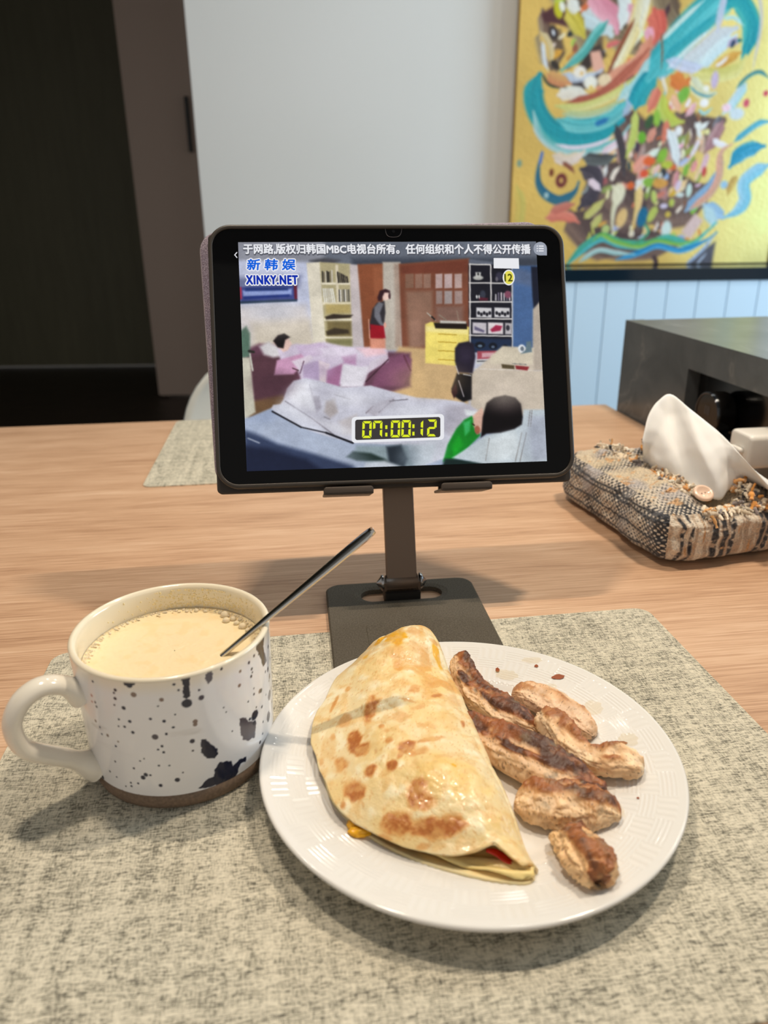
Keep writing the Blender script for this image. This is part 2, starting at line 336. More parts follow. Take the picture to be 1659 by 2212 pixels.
BROWN = [[-0.00896,0.37307,0.00338,-0.00269,-0.00252,-0.00947,1.0],[-0.0238,0.36902,0.00368,-7e-05,0.00027,-0.00607,0.5],[-0.01708,0.34969,0.00403,-7e-05,0.00024,-0.00792,1.0],[-0.01311,0.34124,0.00352,-0.00204,-0.00101,-0.00479,0.9],[-0.03016,0.35796,0.00171,-3e-05,0.00016,-0.00277,0.5],[-0.02441,0.336,0.00367,-0.00535,-0.00201,-0.00333,0.65],[-0.03581,0.34164,0.00124,-2e-05,0.00019,-0.00258,0.4],[-0.00237,0.35474,0.0017,-3e-05,-0.0,-0.00273,0.6],[0.00131,0.34098,0.00206,-4e-05,-3e-05,-0.00257,0.6],[0.00056,0.34937,0.00168,-3e-05,-2e-05,-0.002,0.5],[0.00798,0.36138,0.00474,-9e-05,-0.0001,-0.00421,0.35],[0.01099,0.3348,0.00469,0.00119,0.00035,-0.0043,1.0],[0.00309,0.3227,0.00293,0.00245,0.00113,-0.00308,1.0],[0.00719,0.32866,0.00135,-0.00124,-0.00127,-0.00313,0.7],[-0.00838,0.3229,0.00277,-5e-05,5e-05,-0.00411,1.0],[-0.01605,0.31457,0.00499,-0.00136,-0.00045,-0.00497,1.0],[-0.02236,0.30806,0.00153,-3e-05,9e-05,-0.00197,0.6],[0.01765,0.32959,0.00441,0.0011,0.0002,-0.003,0.6],[0.0248,0.34119,0.00733,0.0035,0.00032,-0.00221,0.55],[0.01489,0.3035,0.00375,-0.00327,-0.00269,-0.00593,0.85],[0.01916,0.2986,0.00578,-0.00155,-0.00074,-0.00409,0.7],[0.00628,0.29132,0.00786,-0.00204,-0.00075,-0.00491,0.9],[0.02147,0.28761,0.0137,-0.00119,-0.00042,-0.00411,0.95],[0.02954,0.28836,0.00655,-0.0001,-0.00031,-0.00374,0.75],[0.0168,0.28125,0.00359,-5e-05,-7e-05,-0.00133,0.45],[0.01726,0.3876,0.00335,0.002,0.00059,-0.00356,0.55],[0.00823,0.41114,0.00286,-6e-05,-0.00012,-0.00516,0.5],[0.02822,0.39527,0.00369,-7e-05,-0.00021,-0.00324,0.4],[0.03069,0.38426,0.00356,0.00208,0.00019,-0.00132,1.2],[0.04338,0.36211,0.00138,-3e-05,-0.00035,-0.00352,0.7],[0.02301,0.35294,0.00591,-0.00011,-0.00011,-0.0019,0.35],[0.01281,0.37677,0.00389,-0.00125,-0.0002,-0.00148,0.5],[0.01871,0.36965,0.00395,0.00108,0.00012,-0.00202,0.4],[-0.0011,0.28714,0.00349,-0.00133,-0.00025,-0.00123,0.5],[-0.02326,0.39953,0.00126,-0.00127,-0.00081,-0.00284,0.5],[-0.0314,0.38701,0.00116,-0.00112,-0.00222,-0.00801,0.6],[0.0434,0.32256,0.00316,-5e-05,-0.00016,-0.00142,0.2],[0.0335,0.32709,0.00952,0.00487,0.00028,-0.00182,0.2],[0.03691,0.39994,0.00559,-0.00011,-0.0004,-0.00494,0.3],[0.0403,0.3856,0.00452,-9e-05,-0.00042,-0.00466,0.3],[0.01822,0.44674,0.00408,-9e-05,-0.00019,-0.00491,0.4],[0.02054,0.43021,0.00593,-0.00013,-0.00025,-0.00554,0.3],[0.04595,0.29162,0.00385,-0.00213,-0.00044,-0.00113,0.25]]
EGGY = [[0.00689,0.44173,0.00708,-0.00015,-0.00023,-0.01236,1.0],[-0.00222,0.44719,0.00435,0.00298,0.00096,-0.00519,1.0],[0.0329,0.42994,0.00184,0.00183,0.00245,-0.01036,1.0],[0.00822,0.41076,0.00305,-6e-05,-0.00011,-0.00481,0.7],[-0.0121,0.42791,0.00178,-4e-05,4e-05,-0.00258,0.8],[0.02458,0.36527,0.01236,-0.00799,-0.00438,-0.01563,0.35],[0.0343,0.31791,0.0015,-0.00043,-0.00024,-0.00113,0.9],[0.03524,0.31115,0.01657,-0.00556,-0.0028,-0.01168,0.55],[0.02852,0.40011,0.01025,-0.00021,-0.00122,-0.01921,0.4],[0.05286,0.28834,0.00582,-9e-05,-0.00057,-0.00394,0.35]]
SMEARS = [[0.1146,0.4282,0.0043,0.0022,-0.1,"s"],[0.1023,0.4407,0.0013,0.0014,0,"s"],[0.1115,0.4124,0.0018,0.0026,0,"s"],[0.076,0.4401,0.0013,0.0023,0,"s"],[0.133,0.3636,0.0032,0.0013,-0.1,"s"],[0.1377,0.3623,0.0027,0.0013,-0.3,"s"],[0.1322,0.3169,0.0007,0.0007,0,"s"],[0.0815,0.4349,0.0081,0.0045,-0.25,"o"],[0.1289,0.3957,0.0058,0.0068,-0.3,"o"],[0.1409,0.3639,0.0059,0.0061,0,"o"],[0.1008,0.4465,0.007,0.0029,-0.2,"o"],[0.108,0.4203,0.0036,0.0027,-0.2,"o"],[0.1209,0.31,0.0019,0.0054,0,"o"],[0.0805,0.2842,0.0027,0.0024,-0.3,"o"]]
EGGS = [[-0.0015,0.4498,0.033,0.0038,0.0028,0.0018],[0.0055,0.4511,0.035,0.0035,0.003,0.0016],[-0.0138,0.296,0.0148,0.0058,0.0034,0.0024],[-0.0172,0.3005,0.015,0.0032,0.0034,0.0022],[0.0339,0.4385,0.03,0.0016,0.006,0.003]]
RED = [[0.0468,0.2774,0.0205],[0.0515,0.2767,0.0195],[0.0557,0.2744,0.018],[0.0597,0.2717,0.0165]]
RIDGE = [[0.2603,0.7342,0.095],[0.269,0.7492,0.115],[0.2805,0.7567,0.127],[0.2971,0.768,0.132],[0.3103,0.7363,0.12],[0.3263,0.7034,0.105],[0.3405,0.6794,0.088],[0.3527,0.6544,0.072],[0.3578,0.6264,0.062]]
BASE = [[0.2722,0.7536,0.058],[0.2779,0.7346,0.058],[0.2855,0.7223,0.057],[0.2993,0.6852,0.056],[0.318,0.6724,0.05],[0.3322,0.6841,0.056],[0.3515,0.6937,0.06],[0.366,0.6772,0.058],[0.3698,0.6474,0.054]]

# ------------------------------------------------------------------ the room
FLOOR_Z = -0.75; CEIL_Z = 1.95
def struct(name, V, F, M, parent=None):
    o = fast_mesh(name, V, F, M, parent, False)
    if parent is None: o['kind'] = 'structure'
    return o
M_floor = mat('dark_floor_wood', rough=0.45)
v = objco(M_floor, (1, 9, 1)); LK(M_floor, ramp(M_floor, noise(M_floor, v, 3, 4), [(0.3, (0.012, 0.007, 0.005)), (0.75, (0.028, 0.017, 0.012))]), bsdf(M_floor).inputs['Base Color'])
M_wall = mat('grey_white_paint', rough=0.85)
v = objco(M_wall); LK(M_wall, ramp(M_wall, noise(M_wall, v, 1.2, 2), [(0.3, rgb(232, 231, 226)), (0.7, rgb(237, 236, 232))]), bsdf(M_wall).inputs['Base Color'])
M_taupe = mat('taupe_door_lacquer', rgb(172, 154, 144), rough=0.6)
M_dark = mat('dark_door_veneer', rough=0.6)
v = objco(M_dark, (8, 8, 1)); LK(M_dark, ramp(M_dark, noise(M_dark, v, 2, 3), [(0.2, rgb(94, 92, 74)), (0.8, rgb(106, 103, 84))]), bsdf(M_dark).inputs['Base Color'])
M_ceil = mat('ceiling_paint', rgb(188, 186, 182), rough=0.9)
M_black = mat('black_metal', rgb(16, 17, 18), rough=0.4)
M_panel = mat('pale_blue_white_board', rgb(214, 238, 255), rough=0.5)

floor = struct('floor', *box(-4.5, 3.2, -1.2, 6.3, FLOOR_Z-0.05, FLOOR_Z), M_floor)
ceil = struct('ceiling', *box(-4.5, 3.2, -1.2, 6.3, CEIL_Z, CEIL_Z+0.05), M_ceil)
wall_back = struct('wall_back', *box(-0.656, 3.2, 3.0, 3.2, FLOOR_Z, CEIL_Z), M_wall)
base = struct('baseboard_back', *box(-0.656, 0.44, 2.985, 2.9995, FLOOR_Z, FLOOR_Z+0.08), M_panel)
# door beside the wall: tall taupe leaf with a black pull
d1 = tag(empty('door_1', (-1.0, 4.85, FLOOR_Z)), 'tall taupe door with slim black pull handle beside the white wall', None, None, 'structure')
def dpart(nm, x0, x1, y0, y1, z0, z1, M, par):
    V, F = box(x0, x1, y0, y1, z0, z1); V = np.array(V)-np.array(par.location); return fast_mesh(nm, V, F, M, par, False)
dpart('leaf', -1.45, -0.4, 4.85, 4.90, FLOOR_Z+0.018, CEIL_Z-0.002, M_taupe, d1)
dpart('reveal', -1.45, -1.40, 4.905, 6.0, FLOOR_Z, CEIL_Z-0.002, M_taupe, d1)
h1 = dpart('pull_handle', -1.105, -1.083, 4.825, 4.849, 0.69, 0.975, M_black, d1)
d2 = tag(empty('door_2', (-2.6, 6.02, FLOOR_Z)), 'near-black veneered door at the end of the unlit passage', None, None, 'structure')
dpart('leaf', -3.9, -1.46, 6.02, 6.08, FLOOR_Z+0.012, CEIL_Z-0.002, M_dark, d2)
wr_parts = [box(3.2, 3.35, -1.2, 0.65, FLOOR_Z, CEIL_Z), box(3.2, 3.35, 2.35, 3.2, FLOOR_Z, CEIL_Z), box(3.2, 3.35, 0.65, 2.35, FLOOR_Z, -0.25), box(3.2, 3.35, 0.65, 2.35, 1.35, CEIL_Z)]
struct('wall_right', *join(wr_parts), M_wall)
M_wframe = mat('white_window_frame', rgb(232, 232, 230), rough=0.4); M_pane = mat('window_glass', (0.9, 0.95, 1, 1), rough=0.02, trans=1.0, ior=1.45)
wn = tag(empty('added_window', (3.22, 1.5, -0.25)), 'unseen white framed window added in the right wall behind the cool side lamp', None, None, 'structure')  # unseen window, added as a surround for the cool side lamp
for q in (box(-0.02, 0.05, -0.85, 0.85, 0.0, 0.05), box(-0.02, 0.05, -0.85, 0.85, 1.55, 1.6), box(-0.02, 0.05, -0.85, -0.80, 0.05, 1.55), box(-0.02, 0.05, 0.80, 0.85, 0.05, 1.55), box(-0.02, 0.05, -0.02, 0.02, 0.05, 1.55)):
    fast_mesh('window_frame', *q, M_wframe, wn, False)
for s_ in (-1, 1):
    fast_mesh('pane', *box(0.01, 0.016, min(s_*0.02, s_*0.80), max(s_*0.02, s_*0.80), 0.05, 1.55), M_pane, wn, False)
wl = struct('wall_left', *box(-4.5, -3.95, 3.0, 6.3, FLOOR_Z, CEIL_Z), M_dark)

# ------------------------------------------------------------------ lamps (their own light is built with them)
def lamp_disc(name, loc, size, power, c, parent):
    L = bpy.data.lights.new(name, 'AREA'); L.shape = 'DISK'; L.size = size; L.energy = power; L.color = c
    o = bpy.data.objects.new(name, L); col.objects.link(o); o.location = loc; o.parent = parent
    return o
M_lamp = mat('matt_black_aluminium', rgb(24, 24, 25), rough=0.5)
M_lens = mat('lamp_lens', rgb(250, 244, 230), rough=0.3, emit=(1, 0.9, 0.75, 1), es=2.0)
pend = tag(empty('linear_pendant_lamp', (0.175, 0.69, 1.45), R(6.5)), 'long slim black pendant lamp with a row of spots hung over the table', 'lamp')
fast_mesh('housing', *box(-0.58, 0.58, -0.022, 0.022, 0.006, 0.06), M_lamp, pend, False)
for sx in (-0.45, 0.45):
    fast_mesh('suspension_wire', *tube([(sx, 0, 0.06), (sx, 0, CEIL_Z-1.45)], [0.0012, 0.0012], 6), M_lamp, pend)
for grp, gx in enumerate((-0.43, 0.43)):
    for k in range(5):
        x = gx+(k-2)*0.030
        V, F = lathe([(0.0005, 0.004), (0.011, 0.004), (0.013, 0.007)], 20)
        fast_mesh('lens', V, F, M_lens, pend, loc=(x, 0, 0))
        lamp_disc('spot_cell', (x, 0, 0.003), 0.024, LAMP_W[grp], LAMP_C, pend)
M_trim = mat('white_trim_ring', rgb(235, 235, 232), rough=0.4)
for k, (x, y) in enumerate(((-0.35, 2.0), (0.45, 2.0), (1.25, 2.0), (2.05, 1.9))):  # unseen lamps, added to light the back wall and the painting
    dl = tag(empty('added_downlight', (x, y, CEIL_Z-0.02)), ['added unseen ceiling downlight nearest the doorway', 'added unseen ceiling downlight before the plain wall', 'added unseen ceiling downlight before the painting', 'added unseen ceiling downlight above the dark island'][k], 'lamp', 'added unseen ceiling downlights')
    V, F = lathe([(0.045, 0.0), (0.06, 0.0), (0.062, 0.004), (0.062, 0.0195), (0.045, 0.0195), (0.045, 0.0)], 32)
    fast_mesh('trim_ring', V, F, M_trim, dl)
    V, F = lathe([(0.0005, 0.012), (0.045, 0.012)], 32); fast_mesh('lens', V, F, M_lens, dl)
    lamp_disc('downlight', (0, 0, 0.001), 0.085, DOWN_W, DOWN_C, dl)

# ------------------------------------------------------------------ dining table
M_wood = mat('oak_laminate', rough=0.42, spec=0.35)
v1 = objco(M_wood, (1.0, 9.0, 1.0)); n1 = noise(M_wood, v1, 3.2, 5, 0.55, 0.6)
v2 = objco(M_wood, (5.0, 190.0, 1.0)); n2 = noise(M_wood, v2, 3.0, 3, 0.6)
v3 = objco(M_wood, (14.0, 520.0, 1.0)); n3 = noise(M_wood, v3, 2.0, 2, 0.6)
fac = mathn(M_wood, 'ADD', mathn(M_wood, 'MULTIPLY', n1, 0.36), mathn(M_wood, 'ADD', mathn(M_wood, 'MULTIPLY', n2, 0.40), mathn(M_wood, 'MULTIPLY', n3, 0.24)))
LK(M_wood, ramp(M_wood, fac, [(0.34, rgb(156, 119, 91)), (0.44, rgb(190, 151, 120)), (0.53, rgb(208, 170, 138)), (0.64, rgb(224, 191, 161))]), bsdf(M_wood).inputs['Base Color'])
bump(M_wood, n2, 0.12, 0.0004)
TY = R(6.5)
table = tag(empty('dining_table', (-0.35, 0.70, FLOOR_Z), TY), 'long light oak dining table running up to the dark stone island', 'table')
tx, ty = math.cos(TY), math.sin(TY)
def tl(x, y):   # world xy -> table local xy
    dx, dy = x+0.35, y-0.70
    return dx*tx+dy*ty, -dx*ty+dy*tx
# island face line: (0.3947,1.2498) direction (0.1258,-0.9921)
def face_x(y): return 0.3947+(1.2498-y)*0.1258/0.9921
A = tl(face_x(1.292)-0.001, 1.292); Bn = tl(face_x(0.19)-0.001, 0.19)
x0, y1 = tl(-1.05, 1.134)
top = [(x0, Bn[1]), (Bn[0], Bn[1]), (A[0], A[1]), (x0, A[1])]
V = [(x, y, z-FLOOR_Z) for z in (-0.035, 0.0) for x, y in top]
F = [(3, 2, 1, 0), (4, 5, 6, 7), (0, 1, 5, 4), (1, 2, 6, 5), (2, 3, 7, 6), (3, 0, 4, 7)]
bevel_obj(fast_mesh('table_top', V, F, M_wood, table, False), 0.002, 2)
for lx, ly in ((x0+0.09, Bn[1]+0.09), (x0+0.09, A[1]-0.09), (Bn[0]-0.12, Bn[1]+0.09), (A[0]-0.12, A[1]-0.09)):
    fast_mesh('leg', *box(lx-0.03, lx+0.03, ly-0.03, ly+0.03, 0, -0.035-FLOOR_Z), M_wood, table, False)

# ------------------------------------------------------------------ placemats
M_mat = mat('woven_vinyl', rough=0.75, spec=0.25)
va = objco(M_mat, (260, 2100, 400)); na = noise(M_mat, va, 1.0, 2, 0.6)
vb = objco(M_mat, (2000, 330, 400)); nb = noise(M_mat, vb, 1.0, 2, 0.6)
vc = objco(M_mat, (9, 110, 1)); nc = noise(M_mat, vc, 1.0, 3, 0.6)
vd = objco(M_mat, (120, 10, 1)); nd = noise(M_mat, vd, 1.0, 3, 0.6)
big = mathn(M_mat, 'ADD', mathn(M_mat, 'MULTIPLY', nc, 0.5), mathn(M_mat, 'MULTIPLY', nd, 0.5))
wv = mathn(M_mat, 'ADD', mathn(M_mat, 'MULTIPLY', na, 0.62), mathn(M_mat, 'MULTIPLY', nb, 0.38))
fac = mathn(M_mat, 'ADD', wv, mathn(M_mat, 'MULTIPLY', mathn(M_mat, 'SUBTRACT', big, 0.49), 0.38))
LK(M_mat, ramp(M_mat, fac, [(0.36, rgb(98, 96, 86)), (0.44, rgb(142, 138, 123)), (0.51, rgb(205, 198, 178)), (0.66, rgb(228, 220, 199))]), bsdf(M_mat).inputs['Base Color'])
bump(M_mat, wv, 0.5, 0.0006)
M_matedge = mat('vinyl_edge', rgb(170, 163, 140), rough=0.8)
MATZ = 0.0014
def placemat(cx, cy, yaw, label):
    hw, hh = 0.2332, 0.1665
    o = fast_mesh('placemat', *rr_loft(hw, hh, 0.012, [(0.0003, 0.0), (0, 0.0003), (0, MATZ-0.0003), (0.0003, MATZ)], 6), M_mat, None, False)
    o.location = (cx, cy, 0); o.rotation_euler = (0, 0, yaw)
    return tag(o, label, 'placemat', 'grey woven placemats')
yw = 0.1322
c = np.array((-0.2478, 0.4902))+np.array((math.cos(yw), math.sin(yw)))*0.2332+np.array((math.sin(yw), -math.cos(yw)))*0.1665
placemat(c[0], c[1], yw, 'grey-beige woven placemat under the plate and the speckled mug')
yw = R(7.0)
c = np.array((-0.2955, 0.872))+np.array((math.cos(yw), math.sin(yw)))*0.2332-np.array((math.sin(yw), -math.cos(yw)))*0.1665
placemat(c[0], c[1], yw, 'grey-beige woven placemat at the far table edge behind the tablet')

# ------------------------------------------------------------------ chair on the far side
M_shell = mat('white_plastic_shell', rgb(224, 228, 224), rough=0.35, spec=0.4)
M_chleg = mat('pale_chair_wood', rgb(196, 160, 120), rough=0.5)
ch = tag(empty('shell_chair', (-0.126, 1.205, FLOOR_Z), R(4)), 'white moulded shell chair standing behind the far table edge', 'chair')
nu, nv = 33, 40
V = []
for i in range(nu):
    s = -1+2*i/(nu-1)
    for j in range(nv):
        t = j/(nv-1)                       # 0 front of seat .. 1 top of back
        if t < 0.45:
            q = t/0.45; y = -0.20+0.36*q; z = 0.45-0.015*math.sin(q*math.pi); hw = 0.20+0.03*q
        else:
            q = (t-0.45)/0.55; y = 0.16+0.085*math.sin(q*1.5); z = 0.45+0.397*q**1.1; hw = 0.235
            if q > 0.55: hw *= math.sqrt(max(0.0, 1-((q-0.55)/0.45)**2.4))*0.93+0.07
        V.append((s*hw, y-0.05*s*s*(1 if t > 0.45 else 0.2), z+0.03*abs(s)**3*(1-t)))
so = fast_mesh('shell', V, grid_faces(nu, nv), M_shell, ch)
sm = so.modifiers.new('thickness', 'SOLIDIFY'); sm.thickness = 0.012; sm.offset = 0
for sx, sy in ((-1, -1), (1, -1), (-1, 1), (1, 1)):
    fast_mesh('leg', *tube([(sx*0.13, sy*0.12, 0.435), (sx*0.21, sy*0.2, 0.0)], [0.017, 0.011], 10), M_chleg, ch)

# ------------------------------------------------------------------ dark stone island
M_stone = mat('dark_grey_marble', rough=0.28, spec=0.5)
v = objco(M_stone, (1, 1, 1)); nz = noise(M_stone, v, 9, 5, 0.6, 1.0)
vv = objco(M_stone, (1.0, 2.2, 1.0), (0.3, 0.5, 0.4)); nv_ = noise(M_stone, vv, 3.1, 4, 0.5, 1.4)
vein = mathn(M_stone, 'ABSOLUTE', mathn(M_stone, 'SUBTRACT', nv_, 0.5))
vm = ramp(M_stone, vein, [(0.0, (1, 1, 1)), (0.006, (0.35, 0.35, 0.35)), (0.02, (0, 0, 0))])
basec = ramp(M_stone, nz, [(0.3, rgb(74, 80, 84)), (0.7, rgb(102, 108, 112))])
LK(M_stone, mixn(M_stone, mathn(M_stone, 'MULTIPLY', vm, 0.22), basec, rgb(170, 172, 168)), bsdf(M_stone).inputs['Base Color'])
M_sockblack = mat('glossy_black_socket', rgb(9, 9, 10), rough=0.15, spec=0.5)
M_void = mat('socket_recess_black', rgb(7, 7, 8), rough=0.6)
ia = math.atan2(-0.9921, 0.1258)          # face runs along local +x (towards the camera), local -y is its outward side... see frame below
isl = tag(empty('stone_island', (0.3947, 1.2498, FLOOR_Z), ia), 'dark grey marble island with a black socket slot at the table end', 'island')
# local frame: +x runs along the face towards the camera, +y points away from the table into the island
IH = 0.148-FLOOR_Z
s0, s1, z0, z1 = 0.212, 0.50, 0.033-FLOOR_Z, 0.107-FLOOR_Z      # the slot
parts = [box(0, s0, 0, 0.03, 0, IH), box(s1, 1.6, 0, 0.03, 0, IH), box(s0, s1, 0, 0.03, 0, z0), box(s0, s1, 0, 0.03, z1, IH)]
for q in parts:
    fast_mesh('stone_facing', *q, M_stone, isl, False)
bevel_obj(fast_mesh('carcass', *box(0, 1.6, 0.031, 0.9, 0, IH-0.0005), M_stone, isl, False), 0.001, 1)
fast_mesh('slot_lining', *join([box(s0, s1, 0.029, 0.0308, z0, z1)]), M_void, isl, False)
so = fast_mesh('socket_strip', *rr_loft(0.139, 0.033, 0.004, [(0.0008, 0), (0, 0.001), (0, 0.012), (0.001, 0.013)], 4), M_sockblack, isl, False)
so.matrix_local = Matrix.Translation(((s0+s1)/2, 0.0285, (z0+z1)/2)) @ Matrix.Rotation(R(90), 4, 'X')
def isl_world(x, y, z):
    ca, sa = math.cos(ia), math.sin(ia)
    return (0.3947+x*ca-y*sa, 1.2498+x*sa+y*ca, z)
# black round adapter, its disc facing the table
M_chrome = mat('dark_chrome', rgb(70, 72, 76), rough=0.12, metal=1.0)
M_adapt = mat('glossy_black_plastic', rgb(12, 11, 11), rough=0.16, spec=0.35)
ad = tag(empty('round_adapter', isl_world(0.300, -0.016, 0.0655)), 'glossy black round plug adapter with chromed rim in the island slot', 'adapter')
ad.rotation_euler = (R(90), 0, ia)
V, F = lathe([(0.0005, 0.0), (0.024, 0.0), (0.0268, 0.0015), (0.0275, 0.004), (0.0275, 0.022), (0.0275, 0.0235), (0.0266, 0.0256), (0.0256, 0.026), (0.0250, 0.026), (0.012, 0.026), (0.0005, 0.026)], 48)
V = np.array(V); V[:, 2] -= 0.026; V *= np.array((1, 1, 1))
fast_mesh('body', V, F, M_adapt, ad)
V, F = lathe([(0.0252, 0.0006), (0.0262, 0.0016), (0.0272, 0.0012), (0.0276, -0.001)], 48)
fast_mesh('chrome_rim', V, F, M_chrome, ad)
mk = mat('grey_print', rgb(70, 70, 74), rough=0.4)
for k in range(3):
    fast_mesh('mark', *box(-0.0048+k*0.0040, -0.0032+k*0.0040, -0.001, 0.010, 0.0, 0.0004), mk, ad, False)
# white charger with its cable
M_white = mat('white_plastic', rgb(236, 232, 224), rough=0.3, spec=0.5, sss=0.05)
wc = tag(empty('white_charger', isl_world(0.425, -0.016, 0.0560)), 'white cube phone charger with plugged cable in the island slot', 'charger')
wc.rotation_euler = (R(90), 0, ia)
V, F = rr_loft(0.020, 0.0195, 0.006, [(0.003, 0.030), (0.0012, 0.0292), (0.0003, 0.0275), (0, 0.025), (0, -0.029), (0.001, -0.031)], 8)
fast_mesh('body', V, F, M_white, wc)
fast_mesh('cable_plug', *rr_loft(0.0105, 0.0032, 0.003, [(0.0004, 0.036), (0, 0.0352), (0, 0.029)], 5), M_white, wc)
fast_mesh('cable', *tube(resample([(0, 0, 0.035), (0, -0.002, 0.05), (0.004, -0.012, 0.062), (0.014, -0.028, 0.066), (0.03, -0.0355, 0.064), (0.06, -0.0362, 0.06), (0.12, -0.0362, 0.05)], 40), np.full(40, 0.0016), 8), M_white, wc)

# ------------------------------------------------------------------ dark ledge with the painting standing on it
M_ledge = mat('blue_black_gloss_lacquer', rgb(16, 34, 46), rough=0.10, spec=0.6)
sb = tag(empty('sideboard', (1.45, 2.85, FLOOR_Z)), 'pale blue-white sideboard with a blue-black gloss top under the painting', 'sideboard')
def sbp(nm, x0, x1, y0, y1, z0, z1, M, bev=0.0):
    V, F = box(x0, x1, y0, y1, z0, z1); o = fast_mesh(nm, np.array(V)-np.array((1.45, 2.85, FLOOR_Z)), F, M, sb, False)
    if bev: bevel_obj(o, bev, 2)
    return o
sbp('gloss_top', 0.44, 2.5, 2.715, 2.9985, 0.1005, 0.1415, M_ledge, 0.003)
sbp('carcass', 0.46, 2.48, 2.742, 2.995, FLOOR_Z+0.06, 0.100, M_panel)
sbp('plinth', 0.50, 2.44, 2.78, 2.99, FLOOR_Z, FLOOR_Z+0.06, M_black)
for k in range(19):
    x0 = 0.462+0.1062*k
    sbp('board', x0+0.0012, x0+0.1050, 2.724, 2.7418, FLOOR_Z+0.064, 0.098, M_panel, 0.002)

# ---- the painting: brush strokes laid one over the other on a gilt ground
PW, PH = 0.957, 1.102
cv = Canvas(430, 495, H_PAINT, (222, 184, 96)); cv.sc = 430/560.0
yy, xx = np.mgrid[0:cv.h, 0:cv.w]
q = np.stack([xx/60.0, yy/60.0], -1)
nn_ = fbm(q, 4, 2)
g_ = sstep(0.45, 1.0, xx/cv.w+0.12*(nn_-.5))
cv.A = mixc(np.ones((cv.h, cv.w, 3))*np.array((232, 192, 102))/255, np.array((255, 246, 158))/255, g_)*(0.90+0.2*nn_)[..., None]  # glow on the gilt painted into the ground: brighter lemon towards the right
S = cv.stroke; E_ = cv.ell; P_ = cv.poly
TEAL = (22, 152, 168); TEAL2 = (110, 205, 205); DK = (66, 54, 58); WH = (238, 240, 236); PK = (240, 196, 205); LIM = (190, 200, 84); SAL = (224, 128, 104)
# dark and mid mass behind the flowers
for s_ in ("1190,-60 1260,60 1300,160", "1290,-80 1330,60 1400,120", "1420,-80 1440,20 1470,60", "1180,60 1190,110 1200,150"):
    S(s_, 60, (92, 72, 58), (180, 160, 120), seed=1)
for s_ in ("1260,430 1330,470 1400,520", "1290,360 1380,420 1480,470", "1350,300 1420,330 1520,300", "1240,500 1340,530 1480,520", "1330,250 1400,300 1480,250", "1300,380 1350,440 1420,480", "1400,430 1450,460 1520,440", "1420,380 1480,420 1530,400", "1230,460 1280,520 1340,545", "1460,250 1500,290 1560,260"):
    S(s_, 70, (82, 64, 64), (140, 112, 98), seed=len(s_) % 7)
rng = random.Random(5)
PAL = [(238, 240, 236), (240, 196, 205), (224, 128, 104), (236, 214, 150), (190, 200, 84), (120, 176, 60), (232, 110, 60), (70, 52, 56), (60, 60, 66), (236, 232, 190), (170, 190, 220), (224, 164, 70), (150, 90, 70), (246, 226, 214)]
def dabs(n, box_, smin, smax, a0=-60, pal=PAL):
    for _ in range(n):
        x = rng.uniform(box_[0], box_[2]); y = rng.uniform(box_[1], box_[3]); L = rng.uniform(smin, smax); an = R(a0+rng.uniform(-40, 40))
        dx, dy = math.cos(an)*L, math.sin(an)*L
        c = rng.choice(pal); c2 = tuple(min(255, k+rng.randint(-25, 30)) for k in c)
        S([(x-dx, y-dy), (x+rng.uniform(-4, 4), y+rng.uniform(-4, 4)), (x+dx, y+dy)], L*rng.uniform(0.6, 1.1), c, c2, seed=rng.randint(0, 50), soft=0.4)
dabs(60, (1190, -200, 1470, 30), 8, 26)
dabs(42, (1185, 20, 1440, 190), 6, 18)
dabs(46, (1280, 290, 1520, 420), 12, 26, pal=[(236, 232, 220), (214, 160, 140), (150, 160, 80), (226, 196, 140), (176, 140, 130), (120, 100, 96)])
dabs(80, (1270, 300, 1510, 520), 5, 14)
dabs(24, (1420, 190, 1540, 300), 6, 14)
# upper cluster
S("1172,20 1176,60 1182,110 1190,150", 26, (80, 50, 44), (190, 170, 140), seed=2)
P_("1168,30 1200,10 1240,40 1235,60 1205,52 1175,48", (84, 44, 50), 3)
S("1168,70 1185,100 1190,140", 20, (232, 214, 170), (222, 184, 104), seed=3)
E_(1195, 70, 9, 15, (60, 50, 50), -20); E_(1195, 70, 3, 6, (235, 238, 245), -20)
S("1172,90 1176,130 1184,152", 9, (230, 235, 240), seed=1); S("1190,132 1208,148", 14, (60, 52, 46), seed=4)
E_(1206, 22, 9, 16, (206, 200, 40), -20); E_(1214, 14, 6, 10, (245, 245, 230), -20)
S("1225,20 1245,50 1262,80", 34, (206, 186, 60), (224, 206, 96), seed=6)
S("1232,0 1240,15 1252,20", 26, WH, (240, 236, 220), seed=8)
S("1262,30 1290,40 1310,60 1320,75", 52, (225, 232, 230), (200, 220, 226), seed=3)
S("1275,-20 1300,15 1330,40 1332,70", 42, (226, 138, 158), (240, 176, 190), seed=5)
S("1345,-20 1350,20 1340,60", 30, WH, (220, 228, 226), seed=2)
S("1358,10 1368,30 1356,50", 18, (224, 140, 164), PK, seed=1)
S("1390,-30 1385,10 1372,60 1350,120", 36, WH, (238, 214, 140), seed=7)
S("1378,50 1360,90 1340,130 1318,170", 24, (236, 206, 120), (240, 236, 214), seed=4)
S("1370,40 1350,80 1330,120 1312,160", 9, (150, 82, 56), seed=9)
S("1412,20 1420,50 1418,80 1405,110", 42, (214, 92, 78), (226, 120, 100), seed=6)
S("1398,60 1402,75 1396,90", 22, (242, 172, 190), seed=2)
S("1405,80 1392,115 1372,140 1330,165 1290,190", 34, (214, 122, 96), (236, 170, 140), seed=8)
P_("1268,110 1295,95 1310,120 1270,150 1250,165 1245,150", (60, 48, 44), 3)
P_("1274,112 1296,108 1306,145 1300,158 1280,152", (240, 182, 160), 2.5)
